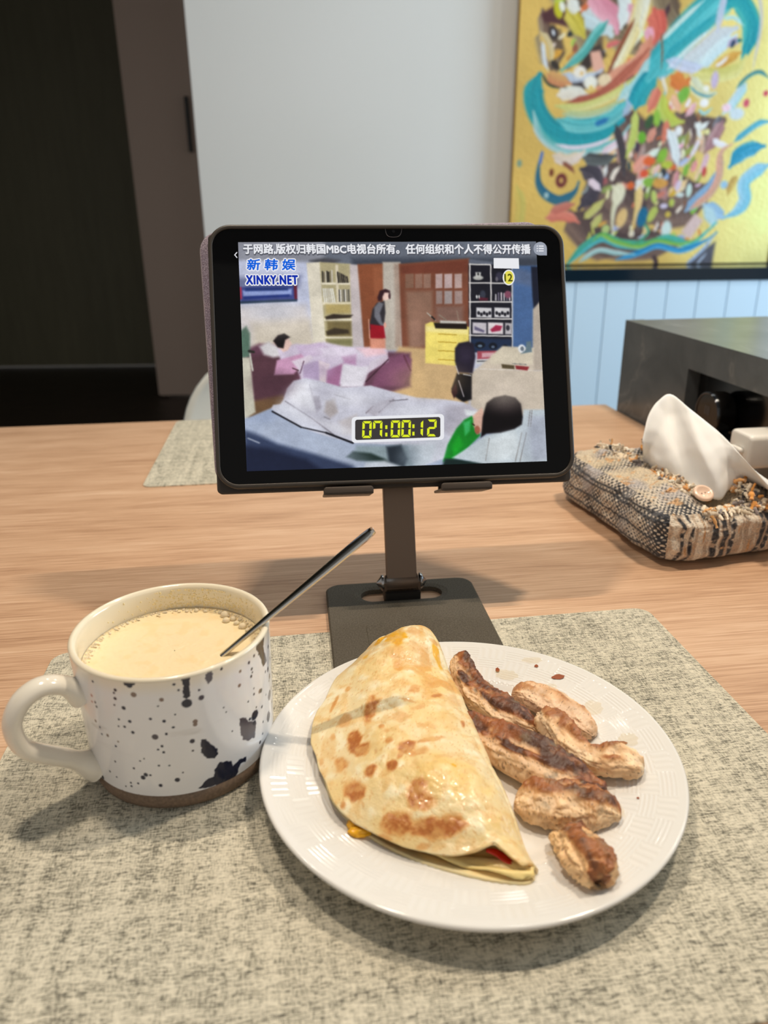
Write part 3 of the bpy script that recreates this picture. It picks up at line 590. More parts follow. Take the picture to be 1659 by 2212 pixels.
S("1312,45 1285,75 1262,110 1235,135 1212,152", 20, (70, 168, 160), (130, 206, 200), seed=3)
S("1215,160 1245,172 1280,165 1300,150", 22, (206, 214, 228), (190, 200, 216), seed=2)
E_(1252, 155, 14, 12, (250, 240, 226)); E_(1256, 158, 4, 4, (240, 200, 130))
P_("1232,180 1262,176 1290,160 1310,158 1300,180 1262,192 1240,195", (56, 46, 48), 3)
E_(1275, 178, 15, 13, (250, 246, 232)); E_(1305, 172, 15, 12, (246, 220, 180)); E_(1276, 188, 5, 4, (242, 206, 110))
S("1205,205 1230,200 1270,205", 30, (242, 240, 228), (236, 220, 200), seed=5)
S("1172,158 1180,176 1195,186 1225,188", 6, (58, 74, 60), seed=1)
S("1182,160 1205,172 1232,180", 26, (228, 180, 110), (214, 130, 96), seed=7)
S("1225,222 1280,212 1320,188 1360,150 1400,105", 22, (170, 84, 66), (212, 126, 100), seed=3)
S("1200,228 1250,232 1310,212 1360,180 1400,140", 20, (200, 206, 110), (226, 216, 150), seed=4)
# the great teal ribbon
S("1166,160 1152,200 1160,240 1185,275 1225,293 1270,296 1310,285 1345,258", 46, TEAL, (40, 168, 176), streak=0.8, taper=(.12, .3), seed=1)
S("1205,258 1250,270 1300,262 1345,232 1375,200", 34, (70, 182, 190), (130, 206, 206), streak=0.9, seed=6)
S("1285,268 1305,260 1315,254", 12, (24, 104, 176), seed=2, a=.8)
S("1215,245 1260,248 1310,235 1350,205", 16, (180, 206, 150), (190, 214, 196), seed=2, a=.8)
S("1152,240 1165,285 1195,315 1240,328 1290,322 1335,300 1360,270", 20, (90, 186, 184), (210, 222, 220), seed=5)
S("1200,312 1240,318 1290,310 1330,290", 9, (240, 226, 236), seed=3)
S("1345,250 1360,225 1352,195 1350,180", 16, (190, 196, 226), (170, 200, 220), seed=7, a=.85)
S("1335,215 1375,180 1400,140 1425,105", 24, (160, 214, 216), (214, 228, 224), seed=2)
S("1372,232 1385,195 1420,150", 44, (14, 146, 166), (60, 180, 184), streak=.8, seed=4)
S("1400,170 1440,120 1480,70 1530,20 1575,-20", 70, (40, 168, 178), (120, 206, 208), streak=0.9, taper=(.2, .1), seed=8)
S("1432,130 1480,90 1530,50 1560,20", 22, (20, 150, 166), (90, 196, 198), streak=.8, seed=1)
S("1425,90 1470,45 1520,0", 10, (206, 232, 224), seed=3); S("1440,150 1490,100 1545,55", 8, (220, 234, 230), seed=5)
S("1560,20 1590,0 1615,30 1622,70 1610,110 1600,140", 40, (8, 148, 164), (60, 176, 176), streak=.7, taper=(.2, .35), seed=9)
S("1562,40 1585,38 1605,55", 8, (190, 230, 226), seed=1)
S("1470,150 1520,110 1560,75 1590,60", 44, (216, 214, 214), (206, 222, 228), seed=2)
S("1500,160 1545,110 1590,75", 26, (226, 240, 240), (200, 224, 230), seed=5)
S("1565,-10 1555,30 1548,70", 16, (214, 196, 220), (190, 206, 220), seed=4, a=.9)
S("1630,-60 1643,20 1640,70 1625,150", 8, (216, 196, 200), (190, 210, 216), seed=2, a=.8)
S("1595,85 1580,92 1570,100", 16, (190, 170, 196), seed=1); E_(1582, 94, 5, 8, (44, 66, 96), 20); E_(1596, 87, 5, 4, (30, 120, 120))
S("1440,130 1470,140 1500,148 1530,150", 24, (196, 206, 230), (220, 216, 236), seed=6, a=.85)
S("1428,70 1430,110 1428,150", 4, (140, 96, 66), seed=1)
S("1545,145 1575,125 1600,112", 20, (226, 176, 84), (210, 150, 60), seed=4)
S("1545,143 1560,133 1572,120", 7, (246, 240, 240), seed=2)
S("1500,160 1550,162 1590,150 1610,120", 30, (214, 204, 110), (232, 222, 150), seed=5)
S("1490,165 1500,185 1525,205 1545,200", 30, (220, 226, 200), (236, 220, 160), seed=3)
E_(1543, 172, 8, 17, (206, 186, 214)); E_(1525, 190, 6, 6, (250, 246, 236))
S("1490,185 1505,200 1530,208 1545,200", 5, (90, 160, 176), seed=1)
S("1450,165 1475,180 1488,170", 34, (230, 140, 60), (224, 120, 60), seed=2); S("1430,165 1435,185 1440,200", 8, (240, 230, 210), seed=1)
E_(1475, 205, 11, 18, (126, 186, 70), 30); S("1452,205 1460,225 1468,240", 18, (236, 170, 140), (246, 200, 160), seed=5)
S("1432,205 1430,235 1450,260 1475,262", 28, (204, 206, 70), (190, 206, 110), seed=6)
S("1420,190 1412,215 1400,240", 24, (224, 120, 96), (230, 140, 120), seed=3)
S("1500,222 1490,240 1480,250", 14, (240, 180, 186), PK, seed=3)
E_(1520, 222, 10, 8, (250, 246, 244)); S("1508,235 1520,245 1538,232", 6, (160, 214, 220), seed=1)
S("1610,180 1590,210 1572,235 1560,245", 22, (150, 206, 214), (220, 228, 236), seed=4)
E_(1568, 232, 10, 8, (250, 214, 226)); E_(1590, 245, 16, 12, (214, 226, 232))
S("1590,190 1615,165 1640,155 1662,170", 9, (60, 130, 140), (100, 170, 160), seed=3)
E_(1611, 222, 6.5, 8, (214, 86, 108)); E_(1653, 201, 5.5, 5.5, (208, 70, 96))
S("1585,305 1610,285 1640,265 1668,262", 14, (50, 150, 170), (110, 190, 216), seed=4)
# right-hand feathers
S("1575,360 1600,330 1630,318 1650,315", 34, (16, 140, 176), (90, 180, 216), streak=.7, taper=(.3, .3), seed=7)
S("1660,355 1630,370 1605,395 1608,430 1590,455 1560,470", 30, (120, 200, 224), (170, 210, 230), seed=2)
S("1560,470 1540,450 1520,440", 26, (176, 206, 230), (150, 190, 220), seed=5)
S("1480,455 1510,425 1540,395 1560,350", 26, (130, 170, 206), (170, 196, 220), seed=3)
S("1490,450 1530,420 1552,380 1556,330 1580,310", 18, (230, 160, 140), (214, 180, 150), seed=6)
S("1590,380 1578,400 1570,420", 18, (236, 210, 120), (180, 130, 60), seed=1)
# centre
S("1300,330 1345,300 1352,285", 16, (240, 206, 216), (246, 236, 240), seed=2)
S("1285,335 1295,370 1300,392", 12, (242, 214, 224), seed=4); E_(1305, 390, 7, 7, (176, 96, 96))
S("1330,270 1345,330 1348,380", 18, (70, 62, 66), seed=4)
S("1372,240 1368,290 1352,340", 18, (196, 206, 96), (206, 214, 120), seed=5)
E_(1386, 296, 9, 12, (112, 180, 50), -10); E_(1418, 255, 8, 16, (150, 196, 70), -10); E_(1402, 262, 8, 14, (60, 92, 56), 20)
S("1440,260 1436,290 1430,310", 16, (226, 130, 104), seed=2)
S("1442,280 1452,300 1460,340 1462,360", 22, (236, 240, 240), (224, 230, 232), seed=3); E_(1465, 282, 8, 10, (240, 240, 240))
S("1500,265 1512,275 1530,262", 12, WH, seed=2); S("1510,262 1508,285 1515,300", 10, WH, seed=3); E_(1526, 284, 6, 6, (240, 230, 160))
S("1555,250 1545,270 1540,280", 14, (96, 92, 98), (140, 140, 150), seed=2)
S("1560,262 1540,300 1520,330", 26, (160, 110, 116), (190, 150, 150), seed=6)
S("1540,300 1552,310 1570,312", 14, (246, 240, 244), seed=1); S("1510,300 1498,325 1488,342", 10, (240, 226, 236), seed=3)
S("1528,330 1518,360 1508,375", 14, (226, 186, 196), seed=4); S("1512,360 1504,380 1500,392", 10, (240, 206, 160), seed=4)
E_(1520, 370, 5, 10, (206, 80, 76))
S("1370,370 1385,350 1400,335", 26, (236, 150, 130), (240, 176, 156), seed=4)
E_(1402, 347, 13, 9, (236, 104, 50)); E_(1391, 374, 9, 8, (232, 90, 56)); E_(1362, 400, 8, 8, (226, 104, 50)); E_(1453, 360, 8, 6, (220, 104, 56))
E_(1430, 335, 10, 14, (140, 190, 60), 20); E_(1440, 355, 12, 8, (190, 200, 70)); E_(1400, 392, 12, 9, (140, 186, 70)); E_(1425, 395, 16, 10, (220, 160, 76))
E_(1432, 372, 7, 9, (60, 62, 66)); E_(1425, 378, 5, 6, (206, 206, 200)); E_(1378, 393, 6, 6, (240, 236, 230)); S("1424,355 1416,368 1412,375", 10, (246, 200, 190), seed=2)
# lower left: blue hook and shadows
S("1171,328 1163,360 1163,395 1180,420 1210,432 1240,415 1250,392", 22, (30, 106, 146), (70, 120, 130), streak=.7, taper=(.5, .25), seed=5)
S("1172,325 1168,345 1166,358", 7, (90, 130, 206), seed=1); E_(1180, 421, 5, 6, (176, 206, 206))
S("1195,335 1225,345 1250,335 1262,325", 26, (226, 206, 170), (240, 220, 216), seed=4); S("1215,350 1232,362 1240,372", 10, (150, 90, 70), seed=1)
E_(1212, 389, 12, 14, (112, 40, 48)); E_(1212, 389, 5, 6, (206, 160, 90)); E_(1191, 372, 5, 8, (130, 66, 44))
S("1255,365 1285,380 1275,420 1250,450", 40, (66, 60, 72), (88, 78, 86), seed=3)
S("1260,340 1300,345 1330,335", 26, (70, 70, 72), (110, 116, 114), seed=5)
S("1272,388 1286,400 1296,410", 17, (246, 222, 230), seed=2); S("1255,418 1266,410 1270,395", 5, (160, 170, 166), seed=2)
S("1180,470 1210,465 1235,470 1250,480", 24, (232, 150, 130), (226, 120, 100), seed=4); S("1190,455 1220,445 1240,440", 20, (222, 140, 120), (200, 110, 96), seed=3)
S("1262,470 1285,450 1305,430", 18, (206, 200, 110), (214, 206, 130), seed=2); S("1278,490 1290,475 1298,462", 18, (214, 206, 130), (196, 196, 110), seed=3)
E_(1308, 494, 9, 9, (190, 206, 130)); S("1322,400 1338,420 1325,450 1322,490 1326,518", 18, (240, 232, 200), (214, 206, 170), taper=(.1, .8), seed=5); E_(1335, 418, 14, 22, (240, 232, 200), 10)
E_(1342, 470, 11, 20, (236, 196, 130), 15); S("1380,405 1378,440 1370,475 1364,505", 20, (244, 200, 140), (236, 210, 130), taper=(.1, .8), seed=5); E_(1363, 504, 6, 7, (240, 226, 200))
E_(1387, 468, 11, 20, (20, 110, 150), 8); E_(1408, 462, 8, 18, (190, 200, 96), 25); E_(1412, 424, 6, 14, (196, 210, 110), -15)
E_(1438, 495, 11, 18, (214, 232, 226)); E_(1442, 462, 6, 6, (214, 186, 80)); E_(1433, 444, 8, 5, (220, 206, 230)); E_(1450, 437, 6, 8, (190, 200, 90))
P_("1470,500 1500,460 1518,475 1490,515", (226, 196, 190), 2.5); P_("1516,440 1540,450 1550,480 1538,490 1520,470", (190, 220, 226), 3)
E_(1470, 512, 9, 6, (170, 180, 214)); E_(1487, 410, 6, 14, (206, 230, 220)); E_(1468, 420, 9, 5, (210, 220, 214)); E_(1563, 398, 8, 8, (160, 200, 226))
E_(1464, 400, 6, 12, (226, 206, 226), 15)
# ribbons along the bottom
S("1220,575 1260,535 1300,512 1340,525 1400,528 1440,515 1490,525 1530,495 1545,480", 22, (70, 176, 140), (90, 190, 206), streak=.7, seed=3)
S("1280,520 1300,505 1330,520 1380,530 1420,518 1470,526 1510,512", 12, (80, 180, 110), (190, 206, 70), seed=2)
S("1330,560 1380,545 1420,530 1470,540 1520,520 1548,500", 14, (20, 130, 190), (90, 180, 226), streak=.6, seed=5)
S("1250,565 1290,540 1330,545 1370,548", 12, (206, 224, 220), (150, 206, 206), seed=1)
S("1300,385 1310,300", 2, (0, 0, 0), a=0.0)
S("1390,480 1400,500 1380,520 1360,528", 6, (70, 160, 120), seed=2)
P_("1508,545 1545,520 1535,580 1470,580", (92, 92, 104), 3); S("1480,570 1510,545 1545,505", 8, (170, 190, 220), seed=2); S("1500,574 1525,545", 5, (190, 206, 230), seed=2)
S("1410,550 1416,565 1414,585", 12, (86, 66, 66), seed=1)
S("1115,400 1125,440 1122,490 1135,560", 24, (206, 206, 110), (222, 196, 100), streak=.6, a=.6, seed=3); E_(1122, 352, 5, 7, (130, 166, 150), soft=.6)
cv.blur(2)
gray = cv.A.mean(2)
rel = (gray-0.5)*0.002+(fbm(np.stack([xx/3.0, yy/3.0], -1), 2, 4)-.5)*0.0015
M_paint = attr_mat('oil_paint', rough=0.45, spec=0.4)
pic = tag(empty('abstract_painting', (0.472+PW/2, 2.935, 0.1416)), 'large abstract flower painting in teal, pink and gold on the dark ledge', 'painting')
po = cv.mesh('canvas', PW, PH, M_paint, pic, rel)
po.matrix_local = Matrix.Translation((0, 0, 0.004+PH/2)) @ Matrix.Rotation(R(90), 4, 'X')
M_pframe = mat('thin_black_picture_frame', rgb(20, 22, 22), rough=0.3)
M_cside = mat('gilt_canvas_edge', rgb(190, 150, 76), rough=0.6)
fast_mesh('stretcher', *box(-PW/2, PW/2, 0.004, 0.05, 0.0035, 0.0035+PH), M_cside, pic, False)
fast_mesh('frame_rail', *box(-PW/2-0.001, PW/2+0.008, -0.006, 0.055, 0.0, 0.003), M_pframe, pic, False)
fast_mesh('frame_rail', *box(PW/2+0.002, PW/2+0.010, -0.006, 0.055, 0.003, 0.0035+PH), M_pframe, pic, False)

# ------------------------------------------------------------------ tablet on its stand
tabM = Matrix.Identity(4)
for i in range(3):
    tabM[i][0] = TAB_X[i]; tabM[i][1] = TAB_Y[i]; tabM[i][2] = TAB_Z[i]
tabM.translation = (0.0102, 0.605, 0.2023)
VW, VH = 0.2393, 0.1795
tab = tag(empty('tablet'), 'black-bezelled tablet in folio case playing an old television show', 'tablet'); tab.matrix_world = tabM
M_case = mat('dark_brown_case_rubber', rgb(58, 52, 46), rough=0.42)
M_glass = mat('black_screen_glass', rgb(3, 3, 4), rough=0.06, spec=0.2)
v = objco(M_glass); sm_ = noise(M_glass, v, 45, 4, 0.65); LK(M_glass, ramp(M_glass, sm_, [(0.45, (0.05,)*3), (0.75, (0.16,)*3)]), bsdf(M_glass).inputs['Roughness'])
M_scr = bpy.data.materials.new('lit_display'); M_scr.use_nodes = True
nt = M_scr.node_tree; b = bsdf(M_scr); b.inputs['Base Color'].default_value = (0.005, 0.005, 0.006, 1); b.inputs['Roughness'].default_value = 0.12; b.inputs['Specular IOR Level'].default_value = 0.12
at = N(M_scr, 'ShaderNodeVertexColor', layer_name='Col'); LK(M_scr, at.outputs[0], b.inputs['Emission Color']); b.inputs['Emission Strength'].default_value = 0.92
def glow(name, c, s=0.92):
    return mat(name, (0.004, 0.004, 0.004, 1), rough=0.2, spec=0.1, emit=rgb(*c), es=s)
hw, hh = 0.1430, 0.10345; oy = 0.00035
def tpart(nm, VF, M, smooth=False, par=tab, loc=(0, 0, 0), rot=0.0):
    o = fast_mesh(nm, VF[0], VF[1], M, par, smooth); o.matrix_local = Matrix.Translation(loc) @ Matrix.Rotation(rot, 4, 'Z'); return o
def rimloft(hw, hh, r, w_, z0, z1, n=10):
    """frame with rounded outside, open inside"""
    return rr_loft(hw, hh, r, [(0.0012, z0), (0, z0+0.0012), (0, z1-0.0014), (0.0006, z1-0.0004), (0.0015, z1), (w_-0.0006, z1), (w_, z1-0.0006), (w_, z1-0.002)], n, cap=False)
V, F = rimloft(hw, hh, 0.0175, 0.0034, -0.0105, 0.0012)
k = 44; F = list(F)+[tuple(range(k-1, -1, -1))]
tpart('case', (V, F), M_case, True, loc=(0, oy, 0))
tpart('front_glass', rr_loft(hw-0.0033, hh-0.0033, 0.0145, [(0, -0.002), (0, -0.0002), (0.0004, 0.0)], 10), M_glass, loc=(0, oy, -0.0001))
M_ridge = mat('ribbed_dark_cover', rough=0.6)
v = objco(M_ridge, (900, 900, 900), (0, 0, 0.8)); wv = N(M_ridge, 'ShaderNodeTexWave'); wv.inputs['Scale'].default_value = 1.0; LK(M_ridge, v, wv.inputs[0])
LK(M_ridge, ramp(M_ridge, wv.outputs[1], [(0.2, rgb(38, 33, 30)), (0.8, rgb(66, 58, 52))]), bsdf(M_ridge).inputs['Base Color'])
tpart('folio_back', rr_loft(hw+0.0005, hh, 0.004, [(0.001, -0.0035), (0, -0.0025), (0, 0.0025), (0.001, 0.0035)], 5), M_ridge, loc=(-0.0005, oy-0.003, -0.0142))
M_fab = mat('sparkly_mauve_fabric', rough=0.55, sheen=0.4)
v = objco(M_fab, (1400, 1400, 1400)); vo = N(M_fab, 'ShaderNodeTexVoronoi'); vo.inputs['Scale'].default_value = 1.0; LK(M_fab, v, vo.inputs[0])
v2 = objco(M_fab, (40, 40, 40)); nf = noise(M_fab, v2, 1.0, 3)
cA = ramp(M_fab, nf, [(0.35, rgb(190, 180, 206)), (0.65, rgb(246, 224, 232))])
LK(M_fab, mixn(M_fab, ramp(M_fab, vo.outputs['Distance'], [(0.1, (1, 1, 1)), (0.5, (0, 0, 0))]), rgb(120, 104, 120), cA), bsdf(M_fab).inputs['Base Color'])
bump(M_fab, vo.outputs['Distance'], 0.6, 0.0008)
tpart('fabric_cover', rr_loft(0.1430, 0.1035, 0.016, [(0.0025, -0.004), (0.0008, -0.0028), (0, 0.0), (0.0008, 0.0028), (0.002, 0.004)], 8), M_fab, True, loc=(-0.0063, 0.0074, -0.0222), rot=R(1.8))

# what the screen shows
sc_ = Canvas(640, 480, H_SCREEN, (196, 198, 212))
P_ = sc_.poly; E_ = sc_.ell
def bar(x0, y0, x1, y1, wd, c, soft=.35, a=1): sc_.stroke([(x0, y0), ((x0+x1)/2, (y0+y1)/2), (x1, y1)], wd, c, soft=soft, a=a, streak=0.0, taper=(0.001, 0.001))
P_("505,510 1190,510 1190,600 505,600", (150, 152, 162), 2)
P_("700,510 1190,510 1190,585 860,585 700,566", (112, 118, 130), 8)
P_("760,558 1190,556 1190,590 760,585", (74, 80, 92), 8)
P_("505,562 664,566 690,760 505,770", (200, 205, 226), 6)
P_("512,662 660,660 690,770 510,770", (214, 208, 208), 14)
P_("545,700 670,690 690,770 545,770", (216, 206, 190), 14)
P_("510,600 650,596 645,620 512,624", (120, 126, 160), 10)
P_("516,620 640,613 641,649 519,655", (70, 82, 142), 3); P_("524,628 630,624 630,636 526,640", (150, 165, 212), 3); P_("530,622 622,622 622,627 530,629", (40, 60, 120), 3); P_("526,641 625,636 625,641 527,646", (40, 60, 130), 2); P_("634,613 641,613 642,648 636,649", (110, 40, 60), 2); P_("516,620 522,620 523,645 518,648", (170, 60, 90), 2)
P_("518,651 642,646 641,651 519,656", (46, 66, 90), 2)
# bookcase
P_("668,563 700,557 735,562 720,570 690,572", (84, 84, 90), 4)
P_("662,568 692,566 706,748 677,748", (224, 217, 200), 2)
P_("690,566 757,570 762,748 704,750", (186, 176, 140), 2)
P_("755,571 774,572 784,748 760,750", (206, 196, 196), 3)
for (y_, c_) in ((612, 0), (655, 1), (690, 2), (728, 3)):
    P_([(694+c_*2.5, y_-2), (755+c_*2, y_-2), (756+c_*2, y_+3), (695+c_*2.5, y_+3)], (236, 228, 206), 1.5)
P_("724,572 730,572 732,652 727,652", (224, 214, 190), 1.5)
for k in range(7): bar(696+k*3.4, 586+rng.uniform(-3, 3), 697+k*3.4, 609, 3.0, [(60, 56, 48), (130, 120, 100), (206, 200, 190), (44, 42, 40)][k % 4])
for k in range(6): bar(729+k*4, 588+k*2, 731+k*4, 610, 3.6, [(50, 46, 44), (90, 84, 74), (60, 54, 50)][k % 3])
for k in range(6): bar(698+k*4, 624, 701+k*4.4, 652, 3.4, [(232, 230, 222), (214, 210, 200), (240, 238, 230), (120, 84, 64)][min(3, k//2)])
for k in range(7): bar(732+k*3.4, 626, 733+k*3.4, 651, 2.2, [(70, 70, 76), (226, 224, 226), (110, 108, 116)][k % 3])
P_("703,657 756,657 757,676 704,678", (190, 172, 116), 4); P_("702,684 720,678 740,680 762,680 756,686 704,690", (64, 54, 44), 2.5)
P_("706,694 758,694 759,726 707,726", (132, 118, 80), 4); P_("704,716 722,708 752,712 754,720 706,724", (70, 60, 46), 3); P_("706,733 760,732 760,748 707,748", (140, 136, 96), 5)
# brown door, post, glazed sliding doors
P_("772,571 828,569 829,748 786,752", (146, 88, 60), 3); P_("806,576 826,574 827,640 808,640", (160, 100, 70), 5)
P_("826,566 864,566 866,756 830,756", (196, 188, 176), 3); P_("850,570 864,570 866,750 853,750", (176, 156, 142), 4)
P_("861,570 1013,558 1013,770 868,762", (132, 82, 62), 3); P_("866,574 1010,562 1010,588 867,592", (124, 70, 54), 4)
for x_, w_, c_ in ((875, 18, (140, 106, 88)), (896, 16, (150, 116, 100)), (914, 16, (158, 124, 108)), (940, 15, (196, 172, 168)), (959, 17, (200, 178, 176)), (981, 16, (190, 166, 160))):
    P_([(x_, 592), (x_+w_, 591), (x_+w_, 622), (x_, 623)], c_, 1.6)
for x_, w_, c_ in ((941, 14, (160, 140, 134)), (959, 17, (172, 160, 158)), (981, 17, (168, 146, 140))):
    P_([(x_, 628), (x_+w_, 628), (x_+w_, 656), (x_, 657)], c_, 2.2)
P_("876,629 934,628 936,748 882,750", (150, 116, 98), 7); P_("940,661 1000,660 1000,700 941,702", (142, 110, 98), 7); P_("886,690 906,690 908,748 888,748", (166, 130, 112), 6)
# black display shelf
P_("1012,560 1062,566 1062,574 1012,572", (110, 116, 130), 3)
P_("1011,570 1106,574 1106,760 1012,760", (34, 34, 44), 2)
P_("1016,730 1104,732 1104,760 1016,760", (40, 56, 84), 4)
for x0, y0, x1, y1 in ((1014, 570, 1015, 760), (1105, 574, 1106, 760), (1059, 574, 1060, 650), (1013, 611, 1106, 612), (1013, 652, 1106, 652), (1013, 688, 1106, 689), (1013, 724, 1106, 726), (1013, 571, 1058, 572)):
    bar(x0, y0, x1, y1, 3.6, (222, 218, 214))
E_(1032, 600, 11, 5, (196, 196, 190)); P_("1026,588 1038,588 1037,600 1027,600", (206, 206, 202), 1.5); E_(1032, 592, 2, 3, (60, 60, 60))
E_(1042, 636, 6, 9, (66, 70, 84)); P_("1034,642 1054,644 1052,649 1034,649", (100, 40, 56), 2); E_(1029, 641, 2, 4, (230, 230, 228)); E_(1034, 641, 1.6, 4, (220, 220, 218))
for k in range(6): bar(1070+k*6, 634+rng.uniform(-3, 5), 1070+k*6, 648, 4, [(190, 186, 190), (120, 112, 130), (210, 200, 206)][k % 3])
E_(1096, 636, 7, 8, (140, 84, 104)); E_(1078, 597, 8, 9, (64, 62, 80)); E_(1072, 603, 3, 5, (110, 106, 116))
for x_ in (1028, 1067):
    P_([(x_, 664), (x_+33, 665), (x_+33, 686), (x_, 685)], (214, 212, 214), 1.4)
    for k in range(5): E_(x_+5+k*6, 676+(k % 2)*3, 3, 4, (40, 40, 48))
P_("1020,696 1050,697 1050,721 1020,720", (206, 200, 206), 2); P_("1024,704 1046,714 1044,718 1024,712", (110, 104, 130), 2)
P_("1053,696 1086,697 1086,722 1053,721", (222, 214, 216), 2); P_("1058,712 1070,702 1084,704 1080,714 1062,717", (168, 50, 84), 2); P_("1090,697 1104,698 1104,722 1090,722", (190, 186, 190), 2); E_(1096, 708, 4, 6, (60, 60, 70))
E_(1036, 745, 11, 7, (26, 30, 40)); E_(1036, 747, 5, 3, (110, 130, 150)); E_(1064, 747, 9, 7, (24, 30, 42)); E_(1064, 749, 4, 3, (96, 110, 130)); E_(1090, 750, 7, 6, (26, 32, 44))
P_("1030,758 1072,757 1070,774 1030,776", (170, 84, 96), 2); P_("1040,762 1066,761 1066,770 1040,772", (212, 170, 176), 2); P_("1028,776 1064,775 1058,786 1028,786", (206, 206, 206), 2); bar(1030, 780, 1056, 779, 2, (70, 70, 76))
# blue wall, curtain, pale partition
P_("1107,574 1190,574 1190,770 1107,770", (82, 112, 156), 3); P_("1107,574 1150,590 1150,620 1107,610", (100, 118, 150), 8)
P_("1146,576 1164,576 1166,655 1152,668 1149,640", (34, 38, 54), 3)
P_("1150,668 1164,652 1190,640 1190,800 1149,800", (190, 178, 164), 3)
# floor
P_("862,748 918,752 1016,790 1010,880 780,880", (206, 176, 132), 5); P_("820,780 900,770 930,860 820,870", (216, 184, 136), 10)
# yellow drawers
P_("918,700 930,695 1012,706 1012,792 918,784", (244, 226, 126), 2); P_("919,704 1010,710 1010,722 919,716", (250, 236, 160), 4)
for k, y_ in enumerate((721, 738, 757, 776)): bar(946, y_, 985, y_+2, 2.4, (190, 160, 60))
P_("936,697 1008,698 1008,711 940,709", (38, 30, 24), 2); P_("950,692 1006,694 1006,699 950,698", (206, 204, 196), 2); bar(922, 676, 940, 692, 2.5, (190, 190, 180)); bar(932, 684, 938, 690, 4, (40, 36, 34)); bar(948, 680, 962, 690, 3, (150, 136, 120)); bar(986, 672, 990, 692, 4, (160, 140, 124), a=.7)
# desk
P_("1015,806 1034,792 1064,766 1084,748 1152,752 1152,800 1190,800 1190,905 1016,905", (208, 196, 180), 3); P_("1060,768 1086,748 1150,752 1150,786 1056,786", (216, 206, 186), 4)
bar(1020, 796, 1150, 800, 2, (228, 222, 216), a=.7)
P_("1082,786 1110,789 1110,797 1084,795", (96, 84, 60), 1.5); P_("1112,789 1142,792 1138,800 1114,797", (150, 56, 60), 1.5); bar(1106, 785, 1136, 787, 1.6, (120, 120, 120))
E_(1126, 753, 8, 9, (236, 238, 240)); E_(1127, 753, 4, 5, (120, 130, 140)); P_("1136,738 1146,736 1148,760 1124,764 1134,756", (110, 130, 140), 2)
# office chair
P_("982,752 990,741 1010,737 1022,742 1026,770 1020,806 988,804 982,780", (44, 38, 54), 3); E_(1004, 765, 14, 16, (58, 50, 70), soft=.7)
P_("986,806 1018,808 1018,862 1000,868 980,855 974,840", (18, 16, 20), 3); bar(990, 822, 1001, 856, 3, (170, 164, 170)); bar(984, 790, 990, 808, 2.5, (206, 204, 206)); bar(1000, 808, 1016, 811, 2.5, (206, 206, 210)); P_("974,846 984,826 988,848 980,860", (50, 26, 30), 2)
# far bed
P_("520,760 560,742 640,748 886,762 886,834 760,872 640,872 540,872", (112, 74, 92), 6)
P_("535,770 600,760 640,800 640,860 548,868", (96, 64, 74), 8)
P_("536,868 610,852 640,880 560,905 536,905", (120, 92, 66), 6)
P_("826,776 870,764 888,776 886,806 870,832 800,836", (134, 86, 112), 5); bar(872, 768, 886, 800, 5, (110, 66, 82))
P_("518,716 532,704 540,720 540,770 518,776", (96, 124, 108), 4); bar(538, 758, 548, 760, 6, (50, 50, 44)); bar(540, 764, 546, 800, 4, (200, 200, 190)); P_("518,772 540,772 552,890 528,905", (206, 202, 186), 3)
P_("560,748 580,738 606,750 616,768 590,772 570,766", (214, 210, 212), 5)
P_("600,752 640,742 670,745 700,738 760,752 836,758 838,780 800,800 740,828 690,846 650,820 640,790 606,780", (216, 204, 222), 4)
P_("640,748 690,740 710,750 690,768 650,772", (206, 186, 212), 4); P_("690,752 760,750 832,752 836,762 770,770 700,766", (226, 216, 232), 4)
P_("598,778 650,764 662,776 634,808 592,810", (206, 160, 190), 3); P_("630,780 670,766 676,772 646,800", (226, 214, 226), 3); bar(648, 806, 656, 780, 2.5, (110, 80, 100)); bar(632, 795, 645, 800, 2.5, (80, 54, 60))
P_("654,788 690,778 700,834 656,836", (190, 172, 200), 4); P_("688,778 712,786 702,834 690,832", (232, 218, 220), 3)
P_("706,800 742,784 738,800 732,836 704,836", (176, 124, 160), 4); P_("740,786 780,792 800,790 784,836 734,836", (228, 224, 232), 4); P_("738,770 770,764 768,788 744,784", (196, 156, 190), 4)
P_("800,780 836,766 838,776 786,812 780,832", (220, 210, 222), 3); bar(838, 776, 790, 824, 3, (70, 44, 56)); P_("770,752 828,748 834,764 790,770", (238, 200, 206), 6)
bar(650, 836, 700, 826, 2.5, (90, 60, 80))
P_("590,740 596,728 606,722 620,726 630,742 622,756 612,760", (232, 200, 190), 2.5)
P_("590,736 600,724 614,720 626,728 616,734 612,752 600,750", (28, 22, 24), 2.5)
# standing woman
P_("796,712 800,690 804,668 814,654 830,650 832,676 828,706 812,712", (58, 54, 60), 2.5); P_("808,664 818,652 828,656 820,676 824,694 830,702 826,708 816,696 808,684", (124, 124, 132), 2.5)
P_("799,700 828,704 832,730 800,732", (168, 26, 44), 2.5); P_("798,730 832,732 832,752 800,752", (226, 160, 136), 3); bar(796, 690, 798, 730, 3, (220, 170, 150)); E_(831, 702, 3, 6, (230, 176, 160))
E_(832, 638, 8, 11, (238, 208, 196)); P_("815,642 820,628 832,624 842,628 843,638 838,632 830,632 826,640 824,650 816,650", (62, 34, 40), 2.2); E_(841, 640, 2.5, 6, (62, 34, 40))
